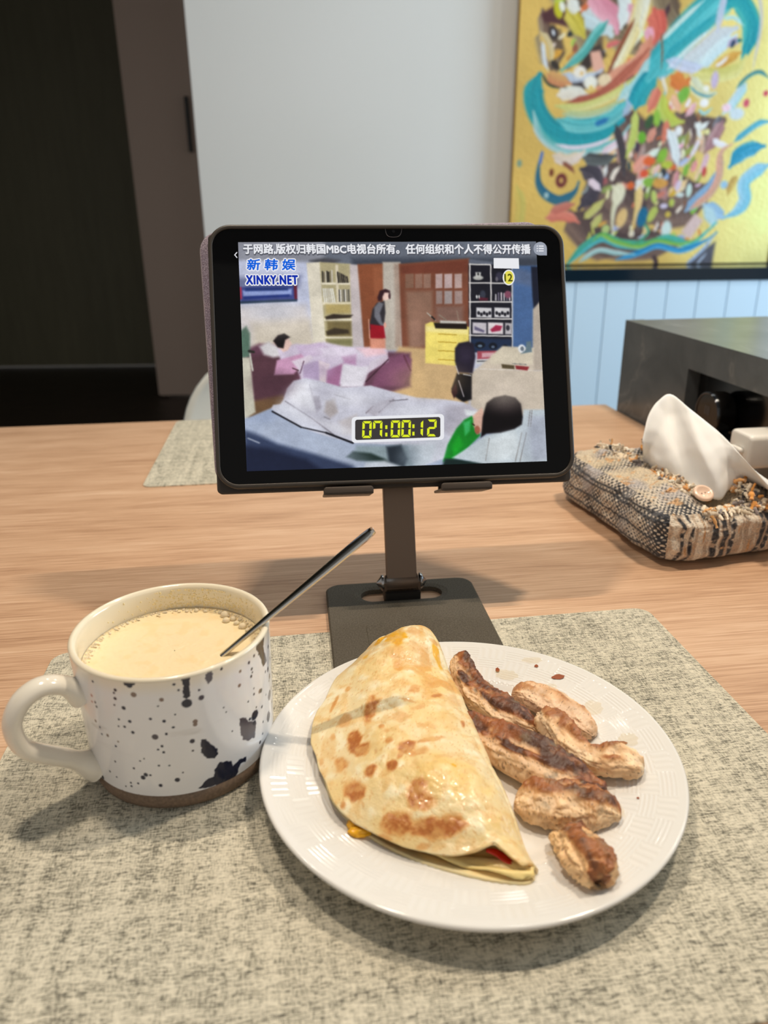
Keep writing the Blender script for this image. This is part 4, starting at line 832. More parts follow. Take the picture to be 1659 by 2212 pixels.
# near bed, duvet, sleeper
P_("528,905 592,878 680,900 1190,900 1190,1030 528,1030", (164, 176, 200), 3)
P_("600,896 700,930 860,985 860,1030 700,1030 540,950", (178, 188, 208), 14)
P_("528,928 552,934 600,958 680,980 760,1004 790,1030 528,1030", (62, 74, 104), 7); P_("528,962 580,968 660,990 720,1030 528,1030", (34, 42, 68), 8); bar(536, 946, 560, 956, 4, (176, 182, 196), a=.8)
P_("586,882 590,874 606,872 612,862 620,838 634,822 660,816 690,822 740,836 780,834 800,832 850,846 900,858 960,862 1000,868 1030,886 1016,912 1000,930 975,984 910,1006 890,962 760,956 700,940 660,926 620,906", (208, 208, 220), 2.5)
P_("590,886 608,872 660,900 720,936 700,936 640,918", (214, 216, 228), 4); bar(616, 866, 672, 902, 3, (110, 104, 116)); bar(672, 902, 720, 938, 3, (124, 118, 128)); bar(588, 888, 650, 922, 4, (34, 34, 42)); bar(650, 922, 704, 934, 3, (40, 40, 48)); bar(704, 934, 762, 956, 5, (26, 26, 34))
P_("622,852 640,830 668,826 672,850 690,862 680,892 640,880", (222, 222, 230), 7); bar(668, 830, 674, 850, 3, (170, 168, 180)); P_("672,852 690,856 694,880 684,892 678,870", (176, 172, 184), 4); P_("704,866 722,860 730,890 712,904 700,890", (186, 178, 178), 5); bar(700, 900, 712, 905, 3, (120, 116, 122)); bar(722, 852, 756, 862, 3, (150, 146, 154))
P_("790,890 800,876 850,858 852,870 810,900", (190, 186, 196), 4); bar(790, 892, 806, 876, 2.5, (150, 140, 150)); bar(818, 890, 850, 862, 2.5, (140, 132, 142)); bar(840, 866, 880, 862, 2.5, (120, 116, 126)); P_("730,910 770,894 780,940 740,936", (200, 194, 196), 6)
P_("960,880 1010,872 1030,886 1000,920 980,950 960,930", (196, 192, 202), 7); P_("1002,884 1030,888 1024,898 1006,896", (226, 230, 232), 3)
P_("770,962 880,962 900,1000 880,1012 800,1000 760,985", (150, 166, 172), 6); P_("748,986 762,974 800,978 830,990 850,1004 810,996 770,994", (36, 54, 50), 4); P_("834,964 866,960 880,990 872,1010 840,1000", (46, 56, 66), 5); P_("880,960 940,960 930,996 900,1012 886,996", (188, 198, 206), 6)
P_("790,998 830,994 880,1012 860,1024 780,1024", (206, 212, 220), 5)
P_("1002,906 1018,898 1030,906 1036,940 1000,976 978,992 956,996 966,960 985,925", (22, 142, 44), 3); P_("1000,912 1016,906 1014,930 1004,940", (70, 190, 110), 4); P_("975,960 990,940 1000,960 980,985", (30, 166, 48), 6)
P_("960,990 985,990 1060,1000 1060,1020 950,1020", (24, 46, 44), 4)
P_("1020,898 1040,880 1048,900 1044,930 1030,938 1022,920", (222, 184, 166), 3); E_(1030, 928, 6, 9, (170, 106, 84)); bar(1020, 915, 1024, 918, 3, (60, 40, 30))
P_("976,988 1010,966 1044,942 1090,926 1126,908 1130,884 1190,884 1190,1020 1060,1004", (196, 206, 212), 3); P_("1050,950 1110,930 1130,990 1060,996", (208, 216, 220), 8); P_("1140,900 1180,896 1184,990 1150,996", (180, 186, 198), 8)
for x0, y0, x1, y1 in ((1144, 886, 1140, 920), (1148, 886, 1145, 920), (1126, 934, 1112, 996), (1136, 934, 1122, 996), (1056, 946, 1048, 994)): bar(x0, y0, x1, y1, 1.8, (120, 112, 108), a=.9)
P_("1042,900 1050,870 1066,858 1090,853 1112,858 1124,872 1128,900 1126,916 1110,926 1080,934 1050,936 1038,944 1040,925", (14, 9, 12), 3)
# folds and soft light on the bedding, walls and hair
for x, y, rx, ry, an, c_, a_2 in ((650, 850, 34, 20, -20, (236, 236, 242), .7), (705, 850, 30, 10, 15, (184, 182, 196), .6), (760, 862, 46, 14, 8, (228, 228, 236), .7), (840, 880, 50, 14, 10, (190, 188, 200), .55), (900, 890, 60, 16, 8, (220, 222, 230), .7), (690, 905, 50, 14, 25, (186, 184, 196), .6), (730, 925, 40, 9, 22, (228, 228, 234), .6), (960, 905, 34, 22, -30, (176, 174, 188), .6),
        (930, 970, 30, 24, -60, (206, 212, 220), .7), (880, 985, 22, 20, -60, (120, 132, 142), .6), (640, 890, 34, 10, 30, (226, 228, 236), .6), (1080, 965, 46, 22, -20, (222, 228, 230), .6), (1150, 950, 22, 40, 10, (170, 176, 190), .5), (560, 925, 40, 14, 20, (188, 198, 216), .5), (720, 970, 70, 16, 22, (190, 200, 218), .5),
        (600, 690, 60, 30, 0, (222, 214, 204), .5), (590, 675, 50, 14, 0, (206, 210, 226), .5), (730, 760, 60, 12, 4, (232, 222, 236), .6), (690, 800, 24, 16, 0, (178, 158, 190), .5), (850, 800, 26, 22, 0, (152, 100, 128), .5), (590, 830, 40, 26, 0, (84, 56, 68), .5), (1095, 880, 24, 16, 0, (34, 24, 28), .5), (930, 820, 60, 30, 0, (218, 188, 142), .5), (1090, 850, 50, 30, 0, (214, 202, 188), .5), (850, 660, 8, 60, 0, (214, 206, 196), .4), (900, 690, 16, 40, 0, (160, 124, 106), .4)):
    E_(x, y, rx, ry, c_, an, soft=.85, a=a_2)
sc_.blur(3)
q = np.stack([np.mgrid[0:480, 0:640][1]/2.0, np.mgrid[0:480, 0:640][0]/2.0], -1)
lowf = fbm(np.stack([np.mgrid[0:480, 0:640][1]/34.0, np.mgrid[0:480, 0:640][0]/26.0], -1), 3, 6)-.5
midf = fbm(np.stack([np.mgrid[0:480, 0:640][1]/11.0, np.mgrid[0:480, 0:640][0]/8.0], -1), 2, 16)-.5
sc_.A = np.clip(sc_.A*(1+0.14*lowf+0.07*midf)[..., None], 0, 1)
sc_.A = sc_.A*0.5+0.5*sc_.A**1.25
sc_.A = np.clip(sc_.A*(0.97+0.06*vnoise(np.concatenate([q, np.zeros(q.shape[:2]+(1,))], -1), 4)[..., None]), 0, 1)
scr = sc_.mesh('display', VW, VH, M_scr, tab); scr.matrix_local = Matrix.Translation((0, 0, 0.0002))
def uv(x, y):      # sketch units of the picture -> local metres on the screen
    p = sc_.m([(x, y)])[0]; return (p[0]/640-.5)*VW, (.5-p[1]/480)*VH
def flat(nm, P, M, z, par=tab):
    P = [uv(*q_) for q_ in P]; return fast_mesh(nm, [(x, y, z) for x, y in P], [tuple(range(len(P)))], M, par, False)
def flats(nm, polys, M, z, par=tab):
    parts = []
    for P in polys:
        Q = [uv(*q_) for q_ in P]; parts.append(([(x, y, z) for x, y in Q], [tuple(range(len(Q)))]))
    return fast_mesh(nm, *join(parts), M, par, False)
def text(nm, s, x0, x1, yb, hgt, M, z, bold=0.0, shear=0.0, par=tab, ring=8):
    """one line of lettering from x0 to x1 (sketch units), baseline yb, letter height hgt; bold = pen spread in sketch units"""
    cu_ = bpy.data.curves.new(nm, 'FONT'); cu_.body = s; cu_.size = 1.0; cu_.shear = shear; cu_.resolution_u = 2; cu_.space_character = 1.16 if s.isascii() and len(s) > 4 else 1.0
    t = bpy.data.objects.new(nm, cu_); col.objects.link(t)
    dg = bpy.context.evaluated_depsgraph_get(); dg.update()
    me = bpy.data.meshes.new_from_object(t.evaluated_get(dg)); bpy.data.objects.remove(t)
    co = np.array([v_.co[:] for v_ in me.vertices]); fs = [tuple(p.vertices) for p in me.polygons]
    a, b_ = uv(x0, yb), uv(x1, yb); t_ = uv(x0, yb-hgt)
    W_ = b_[0]-a[0]; Hh_ = t_[1]-a[1]; px_ = VW/648.0
    lo, hi = co.min(0), co.max(0)
    k_ = (co[:, 0]-lo[0])/(hi[0]-lo[0])
    o_ = np.stack([a[0]+k_*W_, a[1]+(co[:, 1]-lo[1])/(hi[1]-lo[1])*Hh_+(b_[1]-a[1])*k_, np.full(len(co), z)], 1)
    offs = [(0, 0)]
    if bold > 0: offs += [(bold*px_*math.cos(q), bold*px_*math.sin(q)) for q in np.linspace(0, 2*math.pi, ring, endpoint=False)]
    return fast_mesh(nm, *join([(o_+np.array((dx, dy, i*2e-7)), fs) for i, (dx, dy) in enumerate(offs)]), M, par, False)
G_white = glow('lit_white', (240, 241, 246)); G_shadow = glow('lit_grey_shadow', (86, 88, 98)); G_blue = glow('lit_blue', (0, 98, 226)); G_navy = glow('lit_navy', (0, 44, 176))
G_yel = glow('lit_yellow', (232, 244, 40)); G_panel = glow('lit_dark_panel', (62, 58, 58)); G_bdg = glow('lit_badge_yellow', (236, 226, 90)); G_blk = glow('lit_olive', (84, 84, 10)); G_btn = glow('lit_button_grey', (160, 166, 180))
line1 = '\u4e8e\u7f51\u8def,\u7248\u6743\u5f52\u97e9\u56fdMBC\u7535\u89c6\u53f0\u6240\u6709\u3002\u4efb\u4f55\u7ec4\u7ec7\u548c\u4e2a\u4eba\u4e0d\u5f97\u516c\u5f00\u4f20\u64ad'
text('notice_line_shadow', line1, 527, 1147, 551.5, 23, G_shadow, 0.00030, 1.9, par=scr)
text('notice_line', line1, 526.5, 1145.5, 549.5, 22, G_white, 0.00036, 0.75, par=scr, ring=6)
text('logo_outline', '\u65b0 \u97e9 \u5a31', 534, 637.5, 584, 23.5, G_white, 0.00040, 3.2, 0.10, par=scr, ring=12)
text('logo_lettering', '\u65b0 \u97e9 \u5a31', 534, 637.5, 584, 23.5, G_blue, 0.00048, 0.8, 0.10, par=scr)
text('web_outline', 'XINKY.NET', 532.5, 643, 614.5, 18.5, G_white, 0.00040, 3.6, par=scr, ring=14)
text('web_lettering', 'XINKY.NET', 532.5, 643, 614.5, 18.5, G_navy, 0.00048, 1.15, par=scr)
flat('mask_bar', [(1066, 558), (1120, 558.5), (1121, 581), (1066, 580)], G_white, 0.0004, scr)
flat('badge_ring', [(1098.5+13*math.cos(a), 600+17*math.sin(a)) for a in np.linspace(0, 2*math.pi, 33)[:-1]], G_white, 0.0004, scr)
flat('badge', [(1098.5+10.5*math.cos(a), 600+14.5*math.sin(a)) for a in np.linspace(0, 2*math.pi, 33)[:-1]], G_bdg, 0.00045, scr)
text('badge_number', '12', 1090, 1106.5, 608, 15.5, G_blk, 0.0005, 0.7, par=scr)
def rrp(x0, y0, x1, y1, r, sl=0.0):
    P = []
    for cx, cy, a0 in ((x1-r, y0+r, -90), (x1-r, y1-r, 0), (x0+r, y1-r, 90), (x0+r, y0+r, 180)):
        for k in range(6):
            a = R(a0+18*k); x = cx+r*math.cos(a); y = cy+r*math.sin(a); P.append((x, y+sl*(x-x0)))
    return P
flat('clock_border', rrp(759.5, 901, 959, 957, 8, -0.034), G_white, 0.0004, scr)
flat('clock_panel', rrp(767, 907, 951, 951, 5, -0.034), G_panel, 0.00045, scr)
SEG = {'0': 'abcdef', '7': 'abcf', '1': 'bc', '2': 'abged'}
segs = []
def seg_digit(ch, x, y, w_, h_):
    t = 5.0; m_ = y+h_/2
    sh = lambda P: [(px+(y+h_-py)*0.03, py) for px, py in P]
    L = {'a': [(x+1, y), (x+w_-1, y), (x+w_-t, y+t), (x+t, y+t)], 'd': [(x+1, y+h_), (x+t, y+h_-t), (x+w_-t, y+h_-t), (x+w_-1, y+h_)],
         'f': [(x, y+1.5), (x+t, y+t+1.5), (x+t, m_-2.2), (x, m_-0.8)], 'e': [(x, m_+0.8), (x+t, m_+2.2), (x+t, y+h_-t-1.5), (x, y+h_-1.5)],
         'b': [(x+w_, y+1.5), (x+w_, m_-0.8), (x+w_-t, m_-2.2), (x+w_-t, y+t+1.5)], 'c': [(x+w_, m_+0.8), (x+w_, y+h_-1.5), (x+w_-t, y+h_-t-1.5), (x+w_-t, m_+2.2)],
         'g': [(x+1.5, m_), (x+t, m_-2.2), (x+w_-t, m_-2.2), (x+w_-1.5, m_), (x+w_-t, m_+2.2), (x+t, m_+2.2)]}
    for s_ in SEG[ch]: segs.append(sh(L[s_]))
for ch, x, y in (('0', 782, 909), ('7', 805, 908.3), ('0', 843.5, 907.5), ('0', 866.5, 906.8), ('1', 893, 906), ('2', 922, 905.4)):
    seg_digit(ch, x, y+1, 20, 36.5)
for x, y in ((832, 919), (832, 935), (890.5, 917), (890.5, 933)):
    segs.append([(x, y), (x+4.6, y), (x+4.6, y+8), (x, y+8)])
flats('clock_digits', segs, G_yel, 0.0005, scr)
flat('menu_button', [(1181, 552)]+[(1166.5+14.5*math.cos(a), 537.5+14.5*math.sin(a)) for a in np.linspace(R(90), R(360), 22)], G_btn, 0.0004, tab)
flats('menu_icon', [r for k in range(3) for r in ([(1163.5, 531+k*5.2), (1174, 531+k*5.2), (1174, 533.3+k*5.2), (1163.5, 533.3+k*5.2)], [(1159, 531+k*5.2), (1161.5, 531+k*5.2), (1161.5, 533.3+k*5.2), (1159, 533.3+k*5.2)])], G_white, 0.0005, tab)
flats('back_arrow', [[(506, 551), (511.5, 544.5), (513, 546), (508.4, 551)], [(506, 551), (508.4, 551), (513, 556.5), (511.8, 558)]], G_white, 0.0004, tab)
M_line = mat('protector_edge', rgb(96, 92, 96), rough=0.3)
npth = resample([uv(*q_) for q_ in ((832, 490), (833, 500), (836, 508), (843, 512), (857, 512), (864, 508), (867, 500), (868, 490))], 24)
fast_mesh('protector_notch', *tube(np.c_[npth, np.full(24, 0.0002)], np.full(24, 0.00016), 5), M_line, tab)
V, F = lathe([(0.0001, 0.0002), (0.0012, 0.0002)], 16); fast_mesh('camera_lens', V, F, mat('camera_lens_black', rgb(12, 12, 16), rough=0.1), tab, loc=(uv(850, 500)[0], uv(850, 500)[1], 0))

# the stand
M_stand = mat('bronze_grey_metal', rough=0.6, metal=0.1, spec=0.2)
v = objco(M_stand, (900, 900, 900)); ns = noise(M_stand, v, 1.0, 2); LK(M_stand, ramp(M_stand, ns, [(0.35, rgb(78, 72, 62)), (0.75, rgb(104, 96, 84))]), bsdf(M_stand).inputs['Base Color'])
bump(M_stand, ns, 0.15, 0.0003)
M_arm = mat('bronze_brown_metal', rgb(116, 98, 84), rough=0.42, metal=0.45)
M_lip = mat('dark_bronze_lip', rgb(74, 64, 56), rough=0.45, metal=0.3)
M_hblk = mat('black_hinge_block', rgb(34, 32, 31), rough=0.4)
M_bolt = mat('brushed_steel', rgb(160, 160, 162), rough=0.22, metal=1.0)
M_pad = mat('dark_rubber_pad', rgb(40, 39, 37), rough=0.7)
by = R(6.5); bw, bl, bt = 0.1275, 0.150, 0.0055
bc = np.array((0.0115, 0.598))+np.array((math.sin(by), -math.cos(by)))*(bl/2)
st = tag(empty('tablet_stand', (bc[0], bc[1], 0), by), 'folding bronze-grey metal tablet stand with slotted square base', 'stand')
# base plate with an oval slot: two outlines bridged, both sampled by angle about the slot
slx, sly = 0.0, 0.0515
dense = np.array(rr_outline(bw/2, bl/2, 0.012, 60)); dpt = np.concatenate([dense+(np.roll(dense, -1, 0)-dense)*q for q in np.linspace(0, 1, 40, endpoint=False)[:, None, None]])
dan = np.arctan2(dpt[:, 1]-sly, dpt[:, 0]-slx); od = np.argsort(dan); dan, dpt = dan[od], dpt[od]
ko = 160; inner = list(np.linspace(-math.pi, math.pi, ko, endpoint=False)+1e-4)
outer = [tuple(dpt[np.argmin(np.abs(dan-a))]) for a in inner]
def slot_pt(a, hw_, hr):
    ca, sa = math.cos(a), math.sin(a)          # stadium outline by ray
    t = hr/max(abs(sa), 1e-6)
    if abs(t*ca) <= hw_: return (slx+t*ca, sly+t*sa)
    cx = math.copysign(hw_, ca); B_ = -cx*ca; t = -B_+math.sqrt(max(0, B_*B_-(cx*cx-hr*hr)))
    return (slx+t*ca, sly+t*sa)
lv = []
z_t = bt
for f_ in ('ob', 'ot', 'ot2', 'i2', 'it', 'ib'):
    for i in range(ko):
        x, y = outer[i]; a = inner[i]
        if f_ == 'ob': lv.append((x, y, 0.0))
        elif f_ == 'ot': lv.append((x, y, z_t-0.0012))
        elif f_ == 'ot2': lv.append((x*(1-0.0012/(bw/2)), y*(1-0.0012/(bl/2)), z_t))
        elif f_ == 'i2': p = slot_pt(a, 0.0255, 0.0145); lv.append((p[0], p[1], z_t))
        elif f_ == 'it': p = slot_pt(a, 0.0240, 0.0108); lv.append((p[0], p[1], z_t-0.0012))
        else: p = slot_pt(a, 0.0240, 0.0108); lv.append((p[0], p[1], 0.0))
F = []
for r_ in range(5):
    for i in range(ko): F.append((r_*ko+i, r_*ko+(i+1) % ko, (r_+1)*ko+(i+1) % ko, (r_+1)*ko+i))
for i in range(ko): F.append((5*ko+i, 5*ko+(i+1) % ko, (i+1) % ko, i))
fast_mesh('base_plate', lv, F, M_stand, st, False)
# shallow raised field near the front of the plate
V, F = rr_loft(0.040, 0.030, 0.012, [(0.0, bt-0.0002), (0.0006, bt+0.00025), (0.0012, bt+0.0003)], 10)
o = fast_mesh('raised_field', V, F, M_stand, st, False); o.location = (0.004, -0.024, 0)
# arm leans back from the slot to the hinge behind the tablet
stw = Matrix.LocRotScale(Vector((bc[0], bc[1], 0)), Matrix.Rotation(by, 3, 'Z').to_quaternion(), None)
rel_ = stw.inverted() @ tabM
A0 = np.array((0.0, sly, 0.018)); A1 = np.array(rel_ @ Vector((0.002, -0.012, -0.037)))
ax = A1-A0; L_ = np.linalg.norm(ax); ez = ax/L_; exx = np.array((1.0, 0, 0)); exx = exx-ez*exx.dot(ez); exx /= np.linalg.norm(exx); eyy = np.cross(ez, exx)
V, F = rr_loft(0.0128, 0.0042, 0.0016, [(0.0004, 0.0), (0, 0.0004), (0, L_)], 4)
V = np.array(V); V = A0+V[:, :1]*exx+V[:, 1:2]*eyy+V[:, 2:3]*ez
fast_mesh('arm', V, F, M_arm, st, False)
fast_mesh('hinge_barrel', *tube([(-0.0135, sly, 0.016), (0.0135, sly, 0.016)], [0.0062, 0.0062], 20), M_arm, st)
for sx in (-1, 1):
    V, F = lathe([(0.0068, 0.0), (0.0068, 0.0015), (0.006, 0.0022), (0.0003, 0.0062)], 24)
    o = fast_mesh('bolt', V, F, M_bolt, st, False); o.matrix_local = Matrix.Translation((sx*0.0155, sly, 0.016)) @ Matrix.Rotation(R(90)*sx, 4, 'Y')
    V, F = box(sx*0.0145-0.0010, sx*0.0145+0.0010, sly-0.006, sly+0.006, 0.001, 0.018); fast_mesh('hinge_cheek', V, F, M_arm, st, False)
fast_mesh('hinge_block', *box(-0.0145, 0.0145, sly-0.0105, sly-0.006, 0.001, 0.0105), M_hblk, st, False)
# holder plate, its upper hinge and the two lips live in the tablet's plane
def hold(nm, VF, M, smooth=False, bev=None):
    o = fast_mesh(nm, VF[0], VF[1], M, st, smooth); o.matrix_local = rel_
    if bev: bevel_obj(o, bev, 2)
    return o
hold('holder_plate', rr_loft(0.075, 0.055, 0.008, [(0, -0.0305), (0, -0.0275), (0.0005, -0.027)], 6), M_arm)
hold('holder_strut', box(-0.058, -0.026, -0.1085, -0.03, -0.0305, -0.028), M_arm)
hold('holder_strut', box(0.035, 0.069, -0.1085, -0.03, -0.0305, -0.028), M_arm)
for x0, x1 in ((-0.0612, -0.0222), (0.0315, 0.0725)):
    V, F = box(x0, x1, -0.1108, -0.1085, -0.0305, 0.0052); hold('support_lip', (V, F), M_lip, False, 0.0008)
    xm, hw_ = (x0+x1)/2, (x1-x0)/2
    V, F = rr_loft(hw_, 0.0032, 0.0025, [(0.0005, 0.0030), (0, 0.0034), (0, 0.0048), (0.0005, 0.0052)], 5)
    V = np.array(V)+np.array((xm, -0.1078, 0)); hold('lip_hook', (V, F), M_lip, True)
hold('upper_hinge', tube([(-0.012, -0.012, -0.037), (0.016, -0.012, -0.037)], [0.0065, 0.0065], 18), M_arm, True)

# ------------------------------------------------------------------ speckled mug
MX, MY = -0.1220, 0.3791
mug = tag(empty('mug', (MX, MY, MATZ)), 'white stoneware mug with navy paint splatters and bare brown base', 'mug')
MH, RT, RB = 0.0866-MATZ, 0.0554, 0.0531
M_glaze = attr_mat('speckled_glaze', rough=0.13, spec=0.55, coat=0.35)
def r_out(z): return RB+(RT-RB)*np.clip(z/MH, 0, 1)
nt_, nz_ = 760, 210
th = np.linspace(0, 2*np.pi, nt_, endpoint=False)
zo = np.linspace(0.0106, MH-0.0022, nz_)
TH, ZZ = np.meshgrid(th, zo, indexing='ij')
Cm = np.ones(TH.shape+(3,))*np.array((240, 239, 240))/255
Cm = mixc(Cm, np.array((242, 232, 214))/255, sstep(MH-0.012, MH-0.001, ZZ))
qn = np.stack([np.cos(TH)*RT, np.sin(TH)*RT, ZZ], -1)
n_a = (fbm(qn*420, 3, 4)-.5)
NAVY = np.array((22, 26, 48))/255; BRN = np.array((128, 108, 98))/255; GRY = np.array((74, 68, 78))/255; PNK = np.array((190, 150, 146))/255
for (t0, z0, r0_, c_) in MUG_DOTS:
    z0 -= MATZ
    dth = np.abs((TH-t0+np.pi) % (2*np.pi)-np.pi)*RT; d = np.hypot(dth, ZZ-z0)
    if r0_ < 0.0008: r0_ *= 1.15
    a = 1-sstep(r0_*0.86, r0_*1.1+0.00012, d*(1+0.25*n_a))
    c_ = {'n': NAVY, 'b': BRN, 'g': GRY, 'p': PNK}[c_]
    Cm = mixc(Cm, c_, a*0.94)
for c_, P in MUG_POLYS:
    P = np.array(P); X = ((TH-P[0, 0]+np.pi) % (2*np.pi)-np.pi)*RT+n_a*0.0018; Y = ZZ+MATZ+(fbm(qn*420+50, 3, 8)-.5)*0.0018
    px = ((P[:, 0]-P[0, 0]+np.pi) % (2*np.pi)-np.pi)*RT; py = P[:, 1]
    ins = np.zeros(X.shape, bool); d = np.full(X.shape, 1e9)
    for i in range(len(px)):
        j = (i+1) % len(px); ex, ey = px[j]-px[i], py[j]-py[i]
        t = np.clip(((X-px[i])*ex+(Y-py[i])*ey)/(ex*ex+ey*ey+1e-12), 0, 1); d = np.minimum(d, np.hypot(X-px[i]-t*ex, Y-py[i]-t*ey))
        ins ^= ((py[i] > Y) != (py[j] > Y)) & (X < (px[j]-px[i])*(Y-py[i])/(py[j]-py[i]+1e-12)+px[i])
    sd = np.where(ins, d, -d)
    Cm = mixc(Cm, NAVY if c_ == 'n' else GRY, sstep(-0.00015, 0.0002, sd)*0.96)
# splatters on the far side so the whole wall is speckled
rg = np.random.RandomState(8)
for _ in range(60):
    t0 = rg.uniform(-0.6, 3.35); z0 = rg.uniform(0.014, 0.078); r0_ = rg.choice([0.0006, 0.0009, 0.0014, 0.003])
    dth = np.abs((TH-t0+np.pi) % (2*np.pi)-np.pi)*RT; d = np.hypot(dth, ZZ-z0)
    Cm = mixc(Cm, NAVY, (1-sstep(r0_*.85, r0_*1.15, d*(1+0.5*n_a)))*.94)
Cm = mixc(Cm, np.array((150, 140, 130))/255, sstep(0.62, 0.8, fbm(qn*np.array((60, 60, 160)), 3, 3))*0.25*np.exp(-((ZZ-0.046)/0.006)**2))
# lip and inner wall continue the same surface
lip = [(RT+0.0001, MH-0.0012), (RT-0.0006, MH-0.0003), (RT-0.0018, MH), (RT-0.0032, MH-0.0006), (RT-0.0040, MH-0.0022)]
inn = [(RT-0.0044, z) for z in np.linspace(MH-0.006, 0.016, 24)]+[(RT-0.007, 0.0105), (RT-0.013, 0.008), (0.0004, 0.0075)]
ext = np.array(lip+inn)
Vo = np.stack([np.cos(TH)*r_out(ZZ), np.sin(TH)*r_out(ZZ), ZZ], -1)
Ve = np.stack([np.outer(np.cos(th), ext[:, 0]), np.outer(np.sin(th), ext[:, 0]), np.tile(ext[:, 1], (nt_, 1))], -1)
CREAM = np.array((238, 226, 200))/255
Ce = np.ones(Ve.shape)*CREAM
Vall = np.concatenate([Vo, Ve], 1); Call = np.concatenate([Cm, Ce], 1)
fast_mesh('body', Vall.reshape(-1, 3), grid_faces(nt_, Vall.shape[1], wrap_u=True), M_glaze, mug, True, Call.reshape(-1, 3))
M_bare = mat('bare_brown_stoneware', rough=0.8)
v = objco(M_bare, (600, 600, 600)); LK(M_bare, ramp(M_bare, noise(M_bare, v, 1, 3), [(0.3, rgb(112, 94, 78)), (0.7, rgb(136, 114, 95))]), bsdf(M_bare).inputs['Base Color'])
V, F = lathe([(0.0003, 0.0012), (0.040, 0.0012), (0.043, 0.0), (0.0500, 0.0), (0.0520, 0.0012), (0.0530, 0.0040), (0.0533, 0.0106), (0.050, 0.0107), (0.0003, 0.0075)], 96)
fast_mesh('bare_base', V, F, M_bare, mug)
M_handle = mat('cream_glaze', rgb(238, 231, 216), rough=0.13, spec=0.55, coat=0.35)
ha = R(217); hd = np.array((math.cos(ha), math.sin(ha), 0))
hp = [(0.0535, 0.0630), (0.0575, 0.0680), (0.0621, 0.0722), (0.0685, 0.0752), (0.0756, 0.0752), (0.0832, 0.0710), (0.0885, 0.0628), (0.0895, 0.0545), (0.0872, 0.0452), (0.0822, 0.0390), (0.0750, 0.0335), (0.0665, 0.0272), (0.0590, 0.0205), (0.0528, 0.0150)]
hp = resample([hd*r_+np.array((0, 0, z_-MATZ)) for r_, z_ in hp], 60)
tt = np.linspace(0, 1, 60)
fl = 1+0.55*(1-sstep(0, 0.12, tt))+0.75*sstep(0.86, 1, tt)
rad = np.stack([0.0049*fl, 0.0070*fl**0.7], 1)
fast_mesh('handle', *tube(hp, rad, 24, up=(-hd[1], hd[0], 0)), M_handle, mug)
M_soy = mat('dried_soy', rgb(246, 228, 180), rough=0.6)
# dried soy specks up the inner wall
ps = []
for _ in range(420):
    a = rg.normal(R(80), 0.42); z = 0.0705+abs(rg.normal(0, 0.0065)); z = min(z, MH-0.003)
    s_ = rg.uniform(0.00025, 0.0007); r_ = RT-0.0044
    V, F = lathe([(0.0001, s_), (s_*0.7, s_*0.7), (s_, 0.0)], 6); V = np.array(V)
    u_ = np.array((-math.cos(a), -math.sin(a), 0)); w_ = np.array((0, 0, 1.0)); s2 = np.cross(w_, u_)
    ps.append((np.array((math.cos(a)*r_, math.sin(a)*r_, z))+V[:, :1]*s2*rg.uniform(.7, 1.5)+V[:, 1:2]*w_*rg.uniform(.7, 1.6)+V[:, 2:3]*u_*.5, F))
o = fast_mesh('soy_residue', *join(ps), M_soy, mug); o['kind'] = 'stuff'
# ------------------------------------------------------------------ soy milk
ML = 0.0700
milk = tag(empty('soy_milk', (MX, MY, ML)), 'creamy yellow soy milk with a bubbly rim inside the mug', 'drink')
nr, na_ = 70, 220
rr = np.linspace(0.0004, RT-0.00455, nr); aa = np.linspace(0, 2*np.pi, na_, endpoint=False)
RR, AA = np.meshgrid(rr, aa, indexing='ij')
XX, YY_ = RR*np.cos(AA), RR*np.sin(AA)
qp = np.stack([XX, YY_], -1)
nz1 = fbm(qp*160, 4, 3); nz2 = fbm(qp*700, 2, 7)
Z = 0.0009*sstep(0.044, 0.0509, RR)+(nz1-.5)*0.0005+(nz2-.5)*0.0003
cm = np.ones(XX.shape+(3,))*np.array((240, 220, 178))/255
cm = mixc(cm, np.array((240, 213, 164))/255, sstep(0.55, 0.72, nz1)*0.8)
cm = mixc(cm, np.array((228, 206, 160))/255, sstep(0.62, 0.75, nz2)*sstep(0.036, 0.048, RR)*0.6)
M_milk = attr_mat('soy_milk_surface', rough=0.28, sss=0.15)
f_ = grid_faces(nr, na_, wrap_v=True)
fast_mesh('milk_surface', np.stack([XX, YY_, Z], -1).reshape(-1, 3), f_, M_milk, milk, True, cm.reshape(-1, 3))
M_bub = mat('bubble_film', rgb(244, 230, 200), rough=0.08, trans=0.25, ior=1.15, coat=0.5)
def dome(r): return lathe([(r, 0.0), (r*0.97, r*0.25), (r*0.86, r*0.5), (r*0.62, r*0.76), (r*0.3, r*0.92), (0.0001, r*0.96)], 16)
for x, y, r_ in ((0.0215, 0.0405, 0.0030), (0.0275, 0.0355, 0.0021), (0.0235, 0.0335, 0.0024), (0.0305, 0.0300, 0.0019), (0.0350, 0.0260, 0.0026), (0.0180, 0.0440, 0.0016), (0.0320, 0.0345, 0.0014), (0.0285, 0.0395, 0.0015), (0.0080, 0.0460, 0.0014), (0.0020, 0.0470, 0.0016), (-0.0040, 0.0463, 0.0012), (0.0390, 0.0215, 0.0016)):
    V, F = dome(r_); fast_mesh('bubble', V, F, M_bub, milk, loc=(x, y, 0.0004))
ps = []
for _ in range(520):
    a = rg.uniform(0, 2*np.pi); r_ = RT-0.0052-abs(rg.normal(0, 0.0022)); s_ = rg.uniform(0.0003, 0.0009)
    V, F = dome(s_); ps.append((np.array(V)+np.array((r_*math.cos(a), r_*math.sin(a), 0.0006)), F))
o = fast_mesh('foam', *join(ps), M_bub, milk); o['kind'] = 'stuff'
